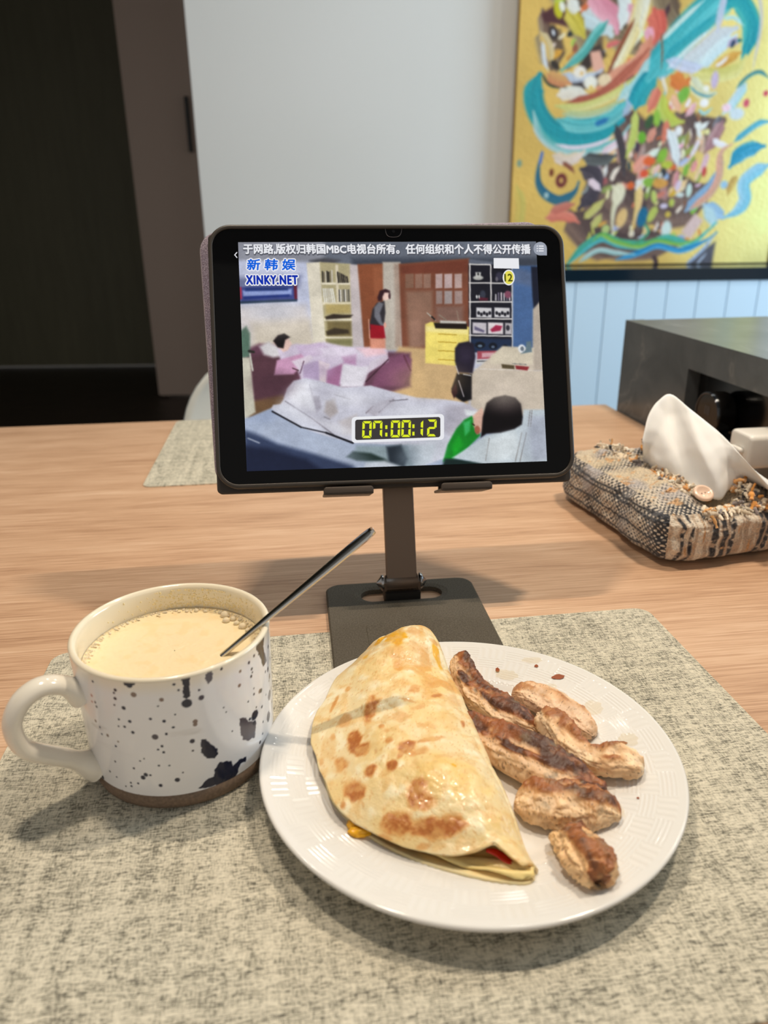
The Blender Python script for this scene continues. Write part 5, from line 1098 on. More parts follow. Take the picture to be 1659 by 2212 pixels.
# ------------------------------------------------------------------ spoon
M_steel = mat('polished_steel', rgb(206, 204, 200), rough=0.12, metal=1.0)
P0 = np.array((-0.0929, 0.3741, 0.0700)); P1 = np.array((-0.0681, 0.3800, 0.0893)); dsp = (P1-P0)/np.linalg.norm(P1-P0)
end = np.array((-0.0080, 0.3950, 0.1400))
spn = tag(empty('spoon', tuple(P0)), 'stainless spoon leaning in the mug, its handle rising to the right', 'spoon')
L_ = np.linalg.norm(end-P0)
pth = np.array([dsp*s for s in np.linspace(-0.018, L_, 40)])
s_ = np.linspace(0, 1, 40); wdt = 0.0021+0.0026*sstep(0.15, 0.9, s_); wdt[-1] *= 0.6; wdt[-2] *= 0.9
thk = 0.0011+0.0005*sstep(0.2, 1, s_)
sd = np.cross(dsp, (0, 0, 1)); sd /= np.linalg.norm(sd); upv = np.cross(sd, dsp)
fast_mesh('handle', *tube(pth, np.stack([wdt, thk], 1), 16, up=tuple(upv), power=3.2), M_steel, spn)
V = []; nb = 14
for i in range(nb):
    t = i/(nb-1); wv_ = 0.0085*math.sqrt(max(0.0, 1-(2*t-1)**2))+0.0012
    for j in range(13):
        s2 = -1+2*j/12
        V.append(dsp*(-0.016-0.027*t)+sd*s2*wv_-upv*0.0045*(1-s2*s2)*math.sin(math.pi*min(1, t*1.02)))
so = fast_mesh('bowl', V, grid_faces(nb, 13), M_steel, spn); md = so.modifiers.new('thickness', 'SOLIDIFY'); md.thickness = 0.0008

# ------------------------------------------------------------------ plate
PX, PY_, PR = 0.0464, 0.3525, 0.1178
plate = tag(empty('dinner_plate', (PX, PY_, MATZ)), 'round white ceramic plate with embossed rim holding bread and chicken', 'plate')
def plate_z(r):
    r = np.asarray(r, float)
    return 0.0062+0.0052*sstep(0.066, 0.083, r)+0.0072*np.clip((r-0.080)/(PR-0.080), 0, 1)**1.25
M_plate = mat('white_porcelain', rgb(232, 229, 223), rough=0.10, spec=0.5, coat=0.2)
nt_ = 900
rt_ = np.r_[np.linspace(0.0003, 0.064, 20), np.linspace(0.066, PR-0.0022, 110)]
th = np.linspace(0, 2*np.pi, nt_, endpoint=False)
RRp, TT = np.meshgrid(rt_, th, indexing='ij')
Zt = plate_z(RRp)
blk = np.floor(TT/(2*np.pi)*36).astype(int); ring = np.floor((RRp-0.084)/0.0095).astype(int)
mk_ = ((blk+ring) % 2 == 0)
band = sstep(0.083, 0.0845, RRp)*(1-sstep(0.1115, 0.113, RRp))
rel1 = np.cos(RRp*2*np.pi/0.0022); rel2 = np.cos(TT*36*4)
Zt = Zt+band*np.where(mk_, rel1, rel2)*0.00014+0.0005*np.exp(-((RRp-0.0815)/0.0007)**2)*(0.5+0.5*np.cos(TT*150))
Vt = np.stack([RRp*np.cos(TT), RRp*np.sin(TT), Zt], -1)
und = [(PR-0.0009, float(plate_z(PR))-0.0001), (PR, float(plate_z(PR))-0.0011), (PR-0.0006, float(plate_z(PR))-0.0028), (PR-0.006, float(plate_z(PR))-0.0050), (0.092, 0.0085), (0.078, 0.0052), (0.072, 0.0026), (0.070, 0.0), (0.066, 0.0), (0.064, 0.0022), (0.0003, 0.0026)]
Vu = np.array([[(r_*math.cos(t), r_*math.sin(t), z_) for t in th] for r_, z_ in und])
Vp = np.concatenate([Vt, Vu], 0)
fast_mesh('dish', Vp.reshape(-1, 3), grid_faces(Vp.shape[0], nt_, wrap_v=True)[:, ::-1].copy(), M_plate, plate)
def pz(x, y): return float(plate_z(math.hypot(x-PX, y-PY_)))+MATZ
# dried sauce smears on the porcelain
M_sauce = mat('brown_sauce', rgb(150, 74, 30), rough=0.35); M_oil = mat('oil_smear', rgb(232, 205, 140), rough=0.10); bsdf(M_oil).inputs['Alpha'].default_value = 0.17
def smear(x, y, rx, ry, an, M, nm='sauce_spot'):
    n = 18; V = [(x-PX, y-PY_, 0)]
    for i in range(n):
        a = 2*math.pi*i/n; k = 1+rg.uniform(-.16, .16); dx, dy = rx*k*math.cos(a), ry*k*math.sin(a)
        V.append((x-PX+dx*math.cos(an)-dy*math.sin(an), y-PY_+dx*math.sin(an)+dy*math.cos(an), 0))
    V = [(vx, vy, float(plate_z(math.hypot(vx, vy)))+0.00045) for vx, vy, _ in V]
    return fast_mesh(nm, V, [(0, 1+i, 1+(i+1) % n) for i in range(n)], M, plate)
for x, y, rx, ry, an, k in SMEARS:
    smear(x, y, rx, ry, an, M_sauce if k == 's' else M_oil, 'sauce_spot' if k == 's' else 'oil_smear')

# ------------------------------------------------------------------ folded flatbread
NT, NS = 230, 120
fo = resample(FOLD, NT); tr_ = resample(TRIM, NT); br_ = resample(BRIM, NT)
tpar = np.linspace(0, 1, NT)
hf = 0.0068*sstep(0, 0.10, tpar)*(1-0.97*sstep(0.70, 1, tpar))+0.0022*(1-0.75*sstep(0.86, 1, tpar))       # half height of the fold
rows = []
sv_b = np.linspace(1, 0.06, 34); nf_ = 16; sv_t = np.linspace(0.06, 1, NS)
plan = []
for i in range(NT):
    Fp, Tp, Bp = fo[i], tr_[i], br_[i]
    row = []
    zf0 = pz(Fp[0], Fp[1])+0.0008
    # lower sheet lies on the plate
    for s in sv_b:
        x, y = Fp[:2]*(1-s)+Bp[:2]*s; row.append((x, y, pz(x, y)+0.0010+0.0004*s))
    # the fold
    bx_, by_ = Fp[:2]+(Bp[:2]-Fp[:2])*0.06; tx_, ty_ = Fp[:2]+(Tp[:2]-Fp[:2])*0.06
    zb = row[-1][2]; H2 = 2*hf[i]
    for k in range(1, nf_):
        a = math.pi*k/nf_; wq = math.sin(a)
        x, y = np.array((bx_, by_))*(1-k/nf_)+np.array((tx_, ty_))*(k/nf_)
        out = (Fp[:2]-np.array((x, y)))*wq
        row.append((x+out[0], y+out[1], zb+H2*(1-math.cos(a))/2))
    zt0 = zb+H2
    # upper sheet: rises gently, then falls to the rim
    for s in sv_t:
        q = (s-0.06)/0.94
        x, y = Fp[:2]*(1-s)+Tp[:2]*s
        zr = Tp[2]
        bul = 0.0100*math.sin(math.pi*min(1.0, q**0.8))*(sstep(0.0, 0.18, tpar[i])*(1-0.8*sstep(0.78, 1.0, tpar[i])))
        z = zt0*(1-q**1.6)+zr*q**1.6+bul
        row.append((x, y, max(z, pz(x, y)+0.003)))
    rows.append(row)
Vb = np.array(rows); nb_, nv_b = Vb.shape[:2]
itop = len(sv_b)+nf_-1
# wrinkles, blisters and ripples of the upper sheet
qx = Vb[..., :2]
n1 = fbm(qx*38, 3, 12); n2 = fbm(qx*140, 3, 13); n3 = fbm(qx*520, 2, 15)
wgt = np.zeros(Vb.shape[:2]); wgt[:, len(sv_b)+4:] = 1.0
sfade = np.ones(Vb.shape[:2]); sfade[:, itop:] = 1-0.6*np.linspace(0, 1, NS)**3
Vb[..., 2] += wgt*sfade*((n1-.5)*0.0070+(n2-.5)*0.0022+(n3-.5)*0.0007)
edge_r = (fbm(np.stack([tpar*14, tpar*0+3.1, tpar*0], -1), 3, 31)-.5)*0.004
dirr = tr_[:, :2]-fo[:, :2]; dirr /= np.linalg.norm(dirr, axis=1)[:, None]+1e-9
Vb[:, itop:, :2] += (dirr*edge_r[:, None])[:, None, :]*(np.linspace(0, 1, NS)**4)[None, :, None]
# a torn bubble step across the sheet
def field(lst, ns):
    f = np.zeros(qx.shape[:2]); wob = (fbm(qx*230, 3, 40)-.5)
    for x, y, ax_, ay, bx_, by_, st_ in lst:
        det = ax_*by_-ay*bx_
        dx, dy = qx[..., 0]-x, qx[..., 1]-y
        u_ = (dx*by_-dy*bx_)/det; v_ = (ax_*dy-ay*dx)/det
        f = np.maximum(f, st_*(1-sstep(0.70, 1.35, np.hypot(u_, v_)+wob*ns)))
    return f
br1 = field(BROWN, 1.1); eg = field(EGGY, 0.9)
Cb = np.ones(Vb.shape)*np.array((240, 216, 168))/255
Cb = mixc(Cb, np.array((238, 205, 140))/255, sstep(0.42, 0.66, n1)*0.75)
Cb = mixc(Cb, np.array((252, 240, 208))/255, sstep(0.52, 0.72, n2)*0.7)
Cb = mixc(Cb, np.array((240, 190, 96))/255, eg*0.75)
Cb = mixc(Cb, np.array((236, 176, 40))/255, sstep(0.6, 0.95, eg))
mott = fbm(qx*620, 3, 52)
Cb = mixc(Cb, np.array((218, 156, 88))/255, np.clip(br1*1.5, 0, 1)*np.clip(0.55+0.9*mott, 0, 1))
Cb = mixc(Cb, np.array((172, 98, 46))/255, sstep(0.50, 1.05, br1*(0.55+0.85*mott))*0.85)
# faint toasting toward the fold at the far end
Cb = mixc(Cb, np.array((222, 158, 78))/255, sstep(0.50, 0.70, fbm(qx*120, 4, 77))*0.75*sstep(0.32, 0.43, qx[..., 1])*sstep(-0.02, 0.025, qx[..., 0]))
Cb = mixc(Cb, np.array((230, 186, 120))/255, sstep(0.55, 0.72, fbm(qx*200+9, 3, 79))*0.55)
fr = sstep(0.72, 0.76, fbm(qx*900, 2, 88)); Cb = mixc(Cb, np.array((206, 140, 70))/255, fr*0.35)
Cb[:, :itop-8] = mixc(Cb[:, :itop-8], np.array((250, 228, 174))/255, np.full((nb_, itop-8), 0.8))
M_bread = attr_mat('pan_fried_flatbread', rough=0.33, spec=0.5, sss=0.2, coat=0.12)
bump(M_bread, noise(M_bread, objco(M_bread, (900, 900, 900)), 1, 3), 0.35, 0.0006)
bread = tag(empty('folded_flatbread', (PX, PY_, MATZ+0.006)), 'pan-fried flatbread folded in half with browned blisters on the plate', 'flatbread')
off = np.array((PX, PY_, MATZ+0.006))
bo = fast_mesh('sheet', (Vb-off).reshape(-1, 3), grid_faces(nb_, nv_b), M_bread, bread, True, Cb.reshape(-1, 3))
md = bo.modifiers.new('thickness', 'SOLIDIFY'); md.thickness = 0.0016; md.offset = -1.0
# filling: egg peeping out, red sauce inside the open end
M_egg = mat('yellow_egg', rgb(242, 176, 30), rough=0.3, sss=0.2)
def lump(nm, c, r, M, par, seed, off_=off, n=22, amp=0.35):
    t = np.linspace(0, np.pi, n); p = np.linspace(0, 2*np.pi, n*2, endpoint=False)
    T, P = np.meshgrid(t, p, indexing='ij'); D_ = np.stack([np.sin(T)*np.cos(P), np.sin(T)*np.sin(P), np.cos(T)], -1)
    k = 1+amp*(fbm(D_*2.1+seed*7, 3, seed)-.5)*2
    V = D_*k[..., None]*np.array(r)+np.array(c)-off_
    return fast_mesh(nm, V.reshape(-1, 3), grid_faces(n, n*2, wrap_v=True), M, par)
for k, (x, y, z, rx, ry, rz) in enumerate(EGGS):
    lump('egg_filling', (x, y, z), (rx, ry, rz), M_egg, bread, 3+k)
M_ins = mat('egg_layer', rgb(252, 222, 150), rough=0.35, sss=0.2)
V = []
ni, nj = 60, 16
for i in range(ni):
    k = int(NT*0.30+i*(NT*0.695)/(ni-1)); k = min(k, NT-1)
    for j in range(nj):
        s = 0.10+0.80*j/(nj-1); x, y = fo[k, :2]*(1-s)+br_[k, :2]*s
        V.append((x-off[0], y-off[1], pz(x, y)+0.0030+0.0012*math.sin(i*.7+j)-off[2]))
eo = fast_mesh('egg_layer', V, grid_faces(ni, nj), M_ins, bread); md = eo.modifiers.new('thickness', 'SOLIDIFY'); md.thickness = 0.0012
M_red = mat('red_chilli_sauce', rgb(196, 34, 12), rough=0.2)
sa = resample([(x-off[0], y-off[1], z-off[2]) for x, y, z in RED], 20)
fast_mesh('chilli_sauce', *tube(sa, np.stack([0.0022*np.sin(np.linspace(0.2, 2.95, 20))+0.0004, np.full(20, 0.0008)], 1), 10), M_red, bread)

# ------------------------------------------------------------------ grilled chicken strips
M_chick = attr_mat('grilled_chicken', rough=0.38, spec=0.5, sss=0.12)
bump(M_chick, noise(M_chick, objco(M_chick, (700, 700, 700)), 1, 4, 0.6), 0.5, 0.0008)
def chicken(spine, wid, hei, lift, label, seed, sear=0.5, dark=0.5, pale=(234, 200, 165), power=3.0, crest=0.15, skew=0.0, lump_=1.0):
    """a torn strip of breast meat: blocky section, browned crest on the far side, pale cut flank towards the eater"""
    NS_, NC = 130, 84
    sp = resample(spine, NS_); u_ = np.linspace(0, 1, NS_)
    wq = np.interp(u_, np.linspace(0, 1, len(wid)), wid); hq = np.interp(u_, np.linspace(0, 1, len(hei)), hei); lf = np.interp(u_, np.linspace(0, 1, len(lift)), lift)
    ends = np.sqrt(np.clip(1-np.abs(2*u_-1)**7, 0.0, 1)); wq = wq*(0.18+0.82*ends); hq = hq*(0.30+0.70*ends)
    T = np.gradient(sp[:, :2], axis=0); T /= np.linalg.norm(T, axis=1)[:, None]; Nn = np.stack([-T[:, 1], T[:, 0]], 1)
    ph = np.linspace(0, 2*np.pi, NC, endpoint=False); c0, s0 = np.cos(ph), np.sin(ph)
    c_ = np.sign(c0)*np.abs(c0)**(2/power); s_ = np.sign(s0)*np.abs(s0)**(2/power)
    V = np.zeros((NS_, NC, 3))
    for i in range(NS_):
        x0_, y0_ = sp[i, :2]
        tw = 0.25*math.sin(u_[i]*5+seed)
        lat = c_*wq[i]/2*(1-0.10*s_)+(skew+0.12*tw)*s_*hq[i]
        V[i, :, 0] = x0_+Nn[i, 0]*lat; V[i, :, 1] = y0_+Nn[i, 1]*lat
        b_ = np.array([pz(V[i, j, 0], V[i, j, 1]) for j in range(0, NC, 12)]).mean()
        V[i, :, 2] = b_+0.0006+lf[i]+hq[i]/2*(1+s_)*(1+0.30*(c_-0.1)*crest*np.clip(s_, 0, 1)/0.15*0.5)
    Dn = V-np.concatenate([sp[:, :2], V[:, :, 2].mean(1)[:, None]], 1)[:, None, :]
    Dn /= np.linalg.norm(Dn, axis=2)[..., None]+1e-9
    lenm = np.linalg.norm(np.diff(sp[:, :2], axis=0), axis=1).sum()
    LC = np.stack([u_[:, None]*lenm*42+0*ph[None], c_[None]*wq[:, None]*65, V[..., 2]*115], -1)
    a1 = fbm(LC+seed*9, 3, seed); a2 = fbm(V*360+seed*5, 3, seed+20); a3 = fbm(V*1300, 2, seed+40)
    fib = vnoise(np.stack([u_[:, None]*9+0*ph[None], s_[None]*9+0*u_[:, None]+a1*2.0, np.full((NS_, NC), seed*1.0)], -1), seed+2)
    dsp_ = lump_*((a1-.5)*0.0086+(a2-.5)*0.0034)+(a3-.5)*0.0008+(fib-.5)*0.0010
    dsp_ = np.where(Dn[..., 2] < -0.4, np.minimum(dsp_, 0), dsp_)
    V = V+Dn*dsp_[..., None]
    flank = sstep(0.10, -0.35, 0)+0*ph
    up_ = np.clip(s0, -1, 1)[None]+0*u_[:, None]           # 1 on top, 0 at the flanks
    far = np.clip(c0, -1, 1)[None]+0*u_[:, None]           # 1 on the side away from the eater
    Cc = np.ones(V.shape)*np.array(pale)/255*(0.90+0.18*fib[..., None]+0.06*a2[..., None])
    Cc = mixc(Cc, np.array((214, 164, 112))/255, sstep(0.50, 0.72, a1)*0.55)
    crestf = np.clip(0.62*up_+0.38*far+(a1-.5)*1.3, -1, 1)
    br_f = sstep(0.62-0.62*sear, 0.95-0.45*sear, crestf)
    Cc = mixc(Cc, np.array((200, 140, 84))/255, br_f*0.80)
    Cc = mixc(Cc, np.array((150, 84, 44))/255, sstep(0.50, 0.78, br_f*(0.35+0.9*a2))*0.85*min(1.0, sear+.3))
    ch_ = sstep(0.40, 0.70, br_f*fbm(LC*1.7+seed*3, 4, seed+9)*(0.48+0.66*dark))
    Cc = mixc(Cc, np.array((78, 46, 31))/255, ch_*0.92)
    gy = sstep(0.56, 0.74, fbm(V*150+seed*11, 3, seed+70))*dark*sstep(0.05, 0.5, crestf+0.3)
    Cc = mixc(Cc, np.array((126, 112, 92))/255, gy*0.65)
    sp_ = sstep(0.80, 0.87, vnoise(V*1300+seed, seed+5)); Cc = mixc(Cc, np.array((84, 54, 36))/255, sp_*0.6)
    o_ = np.array((sp[:, 0].mean(), sp[:, 1].mean(), V[..., 2].min()))
    fq = [tuple(f) for f in grid_faces(NS_, NC, wrap_v=True)]
    fq.append(tuple(range(NC-1, -1, -1))); fq.append(tuple(range((NS_-1)*NC, NS_*NC)))
    o = fast_mesh('chicken_strip', (V-o_).reshape(-1, 3), fq, M_chick, None, True, Cc.reshape(-1, 3)); o.location = o_
    return tag(o, label, 'chicken', 'grilled chicken strips on the plate')
chicken([(0.0500, 0.4490), (0.0525, 0.4290), (0.0590, 0.4090), (0.0700, 0.3930), (0.0830, 0.3830), (0.0920, 0.3780)], [0.014, 0.016, 0.019, 0.021, 0.022, 0.015], [0.012, 0.013, 0.014, 0.015, 0.014, 0.010], [0.0005, 0.0005, 0.0005, 0.0005, 0.0005, 0.001], 'long chicken strip with charred crest lying farthest back beside the bread fold', 1, 0.75, 1.0, (232, 196, 156))
chicken([(0.0820, 0.4160), (0.0940, 0.4090), (0.1070, 0.3940), (0.1160, 0.3800), (0.1225, 0.3690)], [0.013, 0.022, 0.023, 0.019, 0.015], [0.009, 0.011, 0.012, 0.012, 0.010], [0.0004]*3, 'pale smooth wedge of chicken with lightly browned edge near the far rim', 2, 0.18, 0.2, (238, 202, 166), lump_=0.55)
chicken([(0.0950, 0.3890), (0.1000, 0.3740), (0.1065, 0.3560), (0.1180, 0.3440), (0.1310, 0.3390), (0.1410, 0.3350)], [0.013, 0.017, 0.017, 0.017, 0.020, 0.018], [0.011, 0.013, 0.013, 0.013, 0.014, 0.013], [0.0055, 0.005, 0.003, 0.001, 0.0005, 0.0005], 'bent golden chicken strip reaching out to the right rim', 3, 0.5, 0.3, (242, 210, 170))
chicken([(0.0440, 0.3840), (0.0535, 0.3715), (0.0670, 0.3570), (0.0820, 0.3430), (0.0970, 0.3310), (0.1165, 0.3210)], [0.009, 0.019, 0.026, 0.027, 0.024, 0.016], [0.008, 0.014, 0.018, 0.019, 0.017, 0.011], [0.009, 0.002, 0.0005, 0.0005, 0.0005, 0.0005], 'largest chicken strip with dark glazed crest across the middle of the pile', 4, 0.85, 1.05, (232, 197, 158))
chicken([(0.0675, 0.3190), (0.0790, 0.3150), (0.0940, 0.3100), (0.1080, 0.3050), (0.1185, 0.3010)], [0.018, 0.024, 0.025, 0.021, 0.009], [0.013, 0.015, 0.016, 0.014, 0.008], [0.0005]*3, 'peppered pointed chicken strip lying in front of the largest strip', 5, 0.55, 0.6, (230, 196, 154), skew=0.18, lump_=1.25)
chicken([(0.0865, 0.2965), (0.0895, 0.2850), (0.0930, 0.2700), (0.0945, 0.2550)], [0.016, 0.021, 0.023, 0.018], [0.009, 0.013, 0.014, 0.012], [0.0005]*3, 'short stubby chicken strip nearest the front rim of the plate', 6, 0.5, 0.6, (234, 194, 144), skew=-0.15, lump_=1.3)

# ------------------------------------------------------------------ tweed tissue cover
BC = np.array((0.255, 0.621)); by2 = R(14.7); S_ = np.array((math.cos(by2), math.sin(by2))); L2 = np.array((-math.sin(by2), math.cos(by2)))
BW, BD, BH = 0.145, 0.215, 0.057
bcen = BC+S_*BW/2+L2*BD/2
bag = tag(empty('tissue_cover', (bcen[0], bcen[1], 0), by2), 'black and cream tweed tissue cover with fringes and pale button', 'tissue cover')
M_tweed = attr_mat('black_cream_tweed', rough=0.92, sheen=0.35, spec=0.15)
vf = objco(M_tweed, (640, 640, 760)); yarn = noise(M_tweed, vf, 1.0, 3, 0.65)
vc_ = [n_ for n_ in M_tweed.node_tree.nodes if n_.bl_idname == 'ShaderNodeVertexColor'][0].outputs[0]
LK(M_tweed, mixn(M_tweed, 1.0, vc_, ramp(M_tweed, yarn, [(0.30, (0.62, 0.62, 0.64)), (0.60, (1.15, 1.15, 1.13))]), 'MULTIPLY'), bsdf(M_tweed).inputs['Base Color'])
bump(M_tweed, yarn, 1.0, 0.0022)
n = 168
t = np.linspace(-1, 1, n)
def bag_pt(a, b, c):
    """cube point -> soft rectangular cover with a sunken slit along its length"""
    A_ = np.stack([a, b, c], -1); r = (np.abs(A_)**np.array((7.0, 8.0, 5.0))).sum(-1)**(1/6.4); A_ = A_/r[..., None]
    x, y, z = A_[..., 0]*BW/2, A_[..., 1]*BD/2, A_[..., 2]
    side = 1-np.clip(np.abs(z), 0, 1)**2
    x = x*(1+0.035*side); y = y*(1+0.02*side)
    zz = z*BH/2+BH/2
    top = sstep(0.3, 0.95, z)
    endf = 1-sstep(0.62, 0.98, np.abs(A_[..., 1]))
    zz = zz-top*0.019*np.exp(-((x-0.002)/0.020)**2)*endf
    zz = zz+top*0.006*(np.exp(-((x+0.036)/0.013)**2)+np.exp(-((x-0.038)/0.013)**2))*endf
    zz = zz-0.008*top*np.clip((-A_[..., 1]-0.45)/0.55, 0, 1)
    P = np.stack([x, y, zz], -1)
    q = fbm(P*24+4, 3, 61)-.5; q2 = fbm(P*95, 2, 63)-.5; q3 = fbm(P*420, 2, 64)-.5
    k = sstep(0.0, 0.012, zz)
    P = P+A_*((q*0.010+q2*0.0045+q3*0.0014)*k)[..., None]
    P[..., 2] = np.maximum(P[..., 2], 0.0004)
    return P
def bag_col(P, face):
    x, y, z = P[..., 0], P[..., 1], P[..., 2]
    CRM = np.array((244, 230, 210))/255; BLK = np.array((40, 42, 50))/255; GRY_ = np.array((206, 198, 196))/255; ORG = np.array((230, 164, 96))/255
    along = y if face == 'left' else x
    up_ = z if face in ('left', 'front') else (x if face == 'top' else z)
    al = y if face in ('left', 'top') else x
    wob = (fbm(P*70, 2, 71)-.5)*0.006
    # knitted black and cream stitches
    st = np.sin((al+wob*.5)*2*np.pi/0.0056)*np.sin((up_+wob*.35)*2*np.pi/0.0050)*1.6
    big = fbm(np.stack([al*34, up_*40, x*0], -1), 2, 73)
    dk = sstep(-0.10, 0.30, st+(big-.5)*2.2+0.05)
    C_ = np.ones(P.shape)*CRM
    if face == 'front':
        s_ = fbm(np.stack([(x+wob*.4)*150, z*9, x*0], -1), 2, 75)
        C_ = mixc(C_, np.array((206, 180, 154))/255, sstep(0.40, 0.62, fbm(np.stack([x*420, z*60, x*0], -1), 2, 70))*0.9)
        C_ = mixc(C_, ORG, sstep(0.66, 0.80, fbm(np.stack([x*260, z*60, x*0], -1), 2, 81))*0.7)
        for cx, w_ in ((-0.026, 0.0034), (-0.0165, 0.0030), (-0.0075, 0.0030), (0.0245, 0.0022), (0.031, 0.003), (0.062, 0.003), (-0.058, 0.0018), (-0.050, 0.0016)):
            d = np.abs(x+wob*.5-cx); C_ = mixc(C_, BLK, (1-sstep(w_*.6, w_*1.2, d))*sstep(0.25, 0.5, fbm(P*240+3, 2, 83))*0.92)
    else:
        C_ = mixc(C_, BLK, dk*0.92)
        fz = sstep(0.52, 0.66, fbm(np.stack([al*26+7, up_*14, x*0], -1), 2, 77))
        C_ = mixc(C_, GRY_, fz*0.8)
        if face == 'left':
            for cz in (0.046, 0.0415, 0.0255, 0.011):
                C_ = mixc(C_, BLK, np.exp(-((z+wob*.6-cz)/0.0012)**2)*0.85)
        if face == 'top':
            C_ = mixc(C_, np.array((236, 216, 182))/255, sstep(0.46, 0.62, fbm(P*28+2, 2, 85))*0.85)
            C_ = mixc(C_, ORG, sstep(0.62, 0.75, fbm(P*150, 2, 87))*0.6)
    return C_
parts = []; cols = []
U, Wg = np.meshgrid(t, t, indexing='ij'); one = np.ones_like(U)
for (a, b, c), fc in (((one, U, Wg), 'left'), ((-one, Wg, U), 'left'), ((U, -one, Wg), 'front'), ((Wg, one, U), 'front'), ((U, Wg, one), 'top'), ((Wg, U, -one), 'bottom')):
    P = bag_pt(a, b, c); parts.append((P.reshape(-1, 3), grid_faces(n, n))); cols.append(bag_col(P, fc).reshape(-1, 3))
VV = np.concatenate([p[0] for p in parts]); FF = np.concatenate([p[1]+i*n*n for i, p in enumerate(parts)])
bo = fast_mesh('tweed_body', VV, FF, M_tweed, bag, True, np.concatenate(cols))
# fringe: loose yarn ends along both lips of the opening and on the front flap
M_yarn = attr_mat('frayed_yarn', rough=0.95, sheen=0.4, spec=0.1)
YC = [(240, 226, 202), (234, 216, 188), (218, 200, 176), (150, 140, 138), (70, 66, 70), (234, 176, 112), (226, 158, 82), (246, 238, 220)]
pv = []; pc = []; pf = []; nn0 = 0
def strand(p, d, L, r, c):
    global nn0
    k = 8; d = np.array(d)/np.linalg.norm(d); w_ = rg.normal(0, 0.5, 3)
    pts = np.array([np.array(p)+d*L*s+w_*L*0.5*s*s+np.array((0, 0, -0.45*L*s*s)) for s in np.linspace(0, 1, k)])
    V, F = tube(pts, r*np.linspace(1, 0.55, k)*(1+0.35*np.sin(np.arange(k)*2.3+rg.uniform(0, 6))), 6)
    pv.append(V); pc.append(np.tile(np.array(c)/255.0*rg.uniform(.82, 1.04), (len(V), 1))); pf.extend([tuple(int(i)+nn0 for i in f) for f in F]); nn0 += len(V)
def near_button(x, y): return math.hypot(x-BTN[0], y-BTN[1]) < 0.0155
BTN = (-0.0220, -0.0800)
def tufts(nt, xr, yr, zc, dm, pr_, rr_=(0.0013, 0.0030)):
    for _ in range(nt):
        x0_, y0_ = xr(), yr()
        c_ = YC[rg.choice(8, p=pr_)]
        for _k in range(6):
            x, y = x0_+rg.normal(0, 0.0022), y0_+rg.normal(0, 0.0026)
            if near_button(x, y): continue
            strand((x, y, zc+rg.normal(0, 0.0012)), (dm[0]+rg.normal(0, .7), dm[1]+rg.normal(0, .7), abs(dm[2]+rg.normal(0, .35))), rg.uniform(0.006, 0.013), rg.uniform(*rr_), c_ if rg.rand() < .6 else YC[rg.choice(8, p=pr_)])
tufts(105, lambda: -0.025+rg.normal(0, 0.0045), lambda: rg.uniform(-0.088, 0.088), 0.0575, (-0.3, 0, .75), [.27, .22, .15, .10, .04, .08, .03, .11])
tufts(44, lambda: 0.027+rg.normal(0, 0.004), lambda: rg.uniform(-0.09, 0.088), 0.0575, (0.4, -0.2, .7), [.28, .2, .12, .06, .04, .14, .08, .08])
tufts(34, lambda: rg.uniform(-0.035, 0.055), lambda: -0.094+rg.normal(0, 0.006), 0.0485, (0.2, -0.6, .4), [.3, .22, .08, .05, .05, .14, .08, .08])
fo_ = fast_mesh('fringe', np.concatenate(pv), pf, M_yarn, bag, True, np.concatenate(pc)); fo_['kind'] = 'stuff'
M_btn = mat('peach_plastic_button', rgb(240, 206, 180), rough=0.18, coat=0.5)
V, F = lathe([(0.0002, -0.001), (0.006, -0.001), (0.0085, -0.0005), (0.0095, 0.001), (0.0092, 0.0026), (0.0078, 0.0034), (0.0062, 0.0030), (0.0052, 0.0016), (0.0002, 0.0012)], 40)
btn = fast_mesh('button', V, F, M_btn, bag)
btn.location = (BTN[0], BTN[1], 0.0605); btn.rotation_euler = (R(30), R(-6), 0)
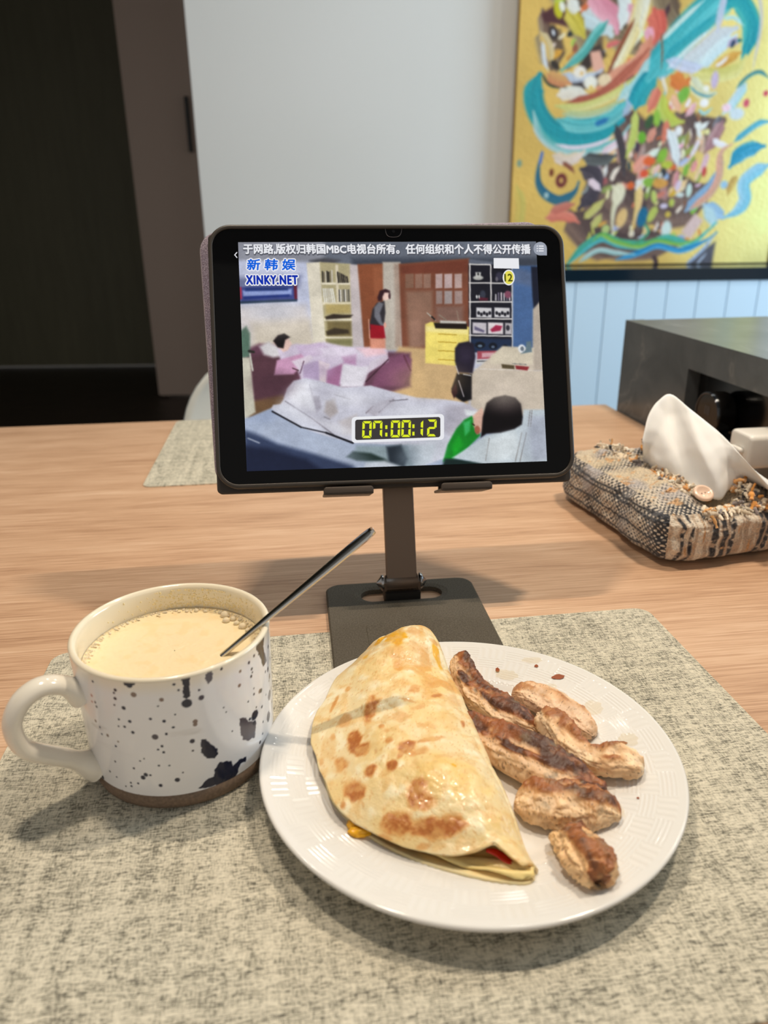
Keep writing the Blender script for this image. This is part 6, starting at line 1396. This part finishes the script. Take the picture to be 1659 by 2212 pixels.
M_hole = mat('button_hole', rgb(150, 110, 90), rough=0.5)
for sx in (-0.0018, 0.0018):
    V, F = lathe([(0.0001, 0.0016), (0.0008, 0.0016)], 10); fast_mesh('button_hole', V, F, M_hole, btn, loc=(sx, 0, 0))
# ------------------------------------------------------------------ tissue
M_tis = mat('white_tissue_paper', rgb(244, 242, 238), rough=0.9, spec=0.1, sss=0.1)
rdg = resample(RIDGE, 70); bas = resample(BASE, 70)
nvt = 44
V = []
o_t = np.array((0.29, 0.72, 0.055))
bk = np.array((0.26, 0.97, 0)); bk /= np.linalg.norm(bk)
for i in range(70):
    row = []
    A_, B_ = bas[i], rdg[i]
    depth = 0.030*math.sin(math.pi*min(1, i/60+0.12))
    for j in range(nvt):
        t_ = j/(nvt-1)
        if t_ < 0.6:
            q = t_/0.6; p = A_*(1-q)+B_*q; p = p-bk*0.010*math.sin(math.pi*q)*(0.4+0.6*math.sin(i*0.13)**2)
        else:
            q = (t_-0.6)/0.4; C_ = A_+bk*0.022+np.array((0.012, 0, -0.002)); p = B_*(1-q)+C_*q+bk*depth*math.sin(math.pi*q)
        row.append(p)
    V.append(row)
V = np.array(V)
gi = np.linspace(0, 1, 70)[:, None]; gj = np.linspace(0, 1, nvt)[None, :]
tri = lambda v_: np.abs((v_ % 1.0)*2-1)
cre = 0.55*tri(gi*2.6+gj*0.7+0.1)+0.30*tri(gi*1.7-gj*1.9+0.4)+0.15*tri(gi*4.1+gj*2.2)
amp = np.sin(np.pi*np.clip(gj*0.97+0.015, 0, 1))**0.7
fine = fbm(np.stack([V[..., 0]*70, V[..., 1]*40, V[..., 2]*60], -1), 2, 91)-.5
V = V-bk*(((0.5-cre)*0.020+fine*0.005)*amp)[..., None]
ts = fast_mesh('tissue', (V-o_t).reshape(-1, 3), grid_faces(70, nvt), M_tis, None, True); ts.location = o_t
md = ts.modifiers.new('thickness', 'SOLIDIFY'); md.thickness = 0.0004
tag(ts, 'white paper tissue pulled up from the tweed tissue cover', 'tissue')
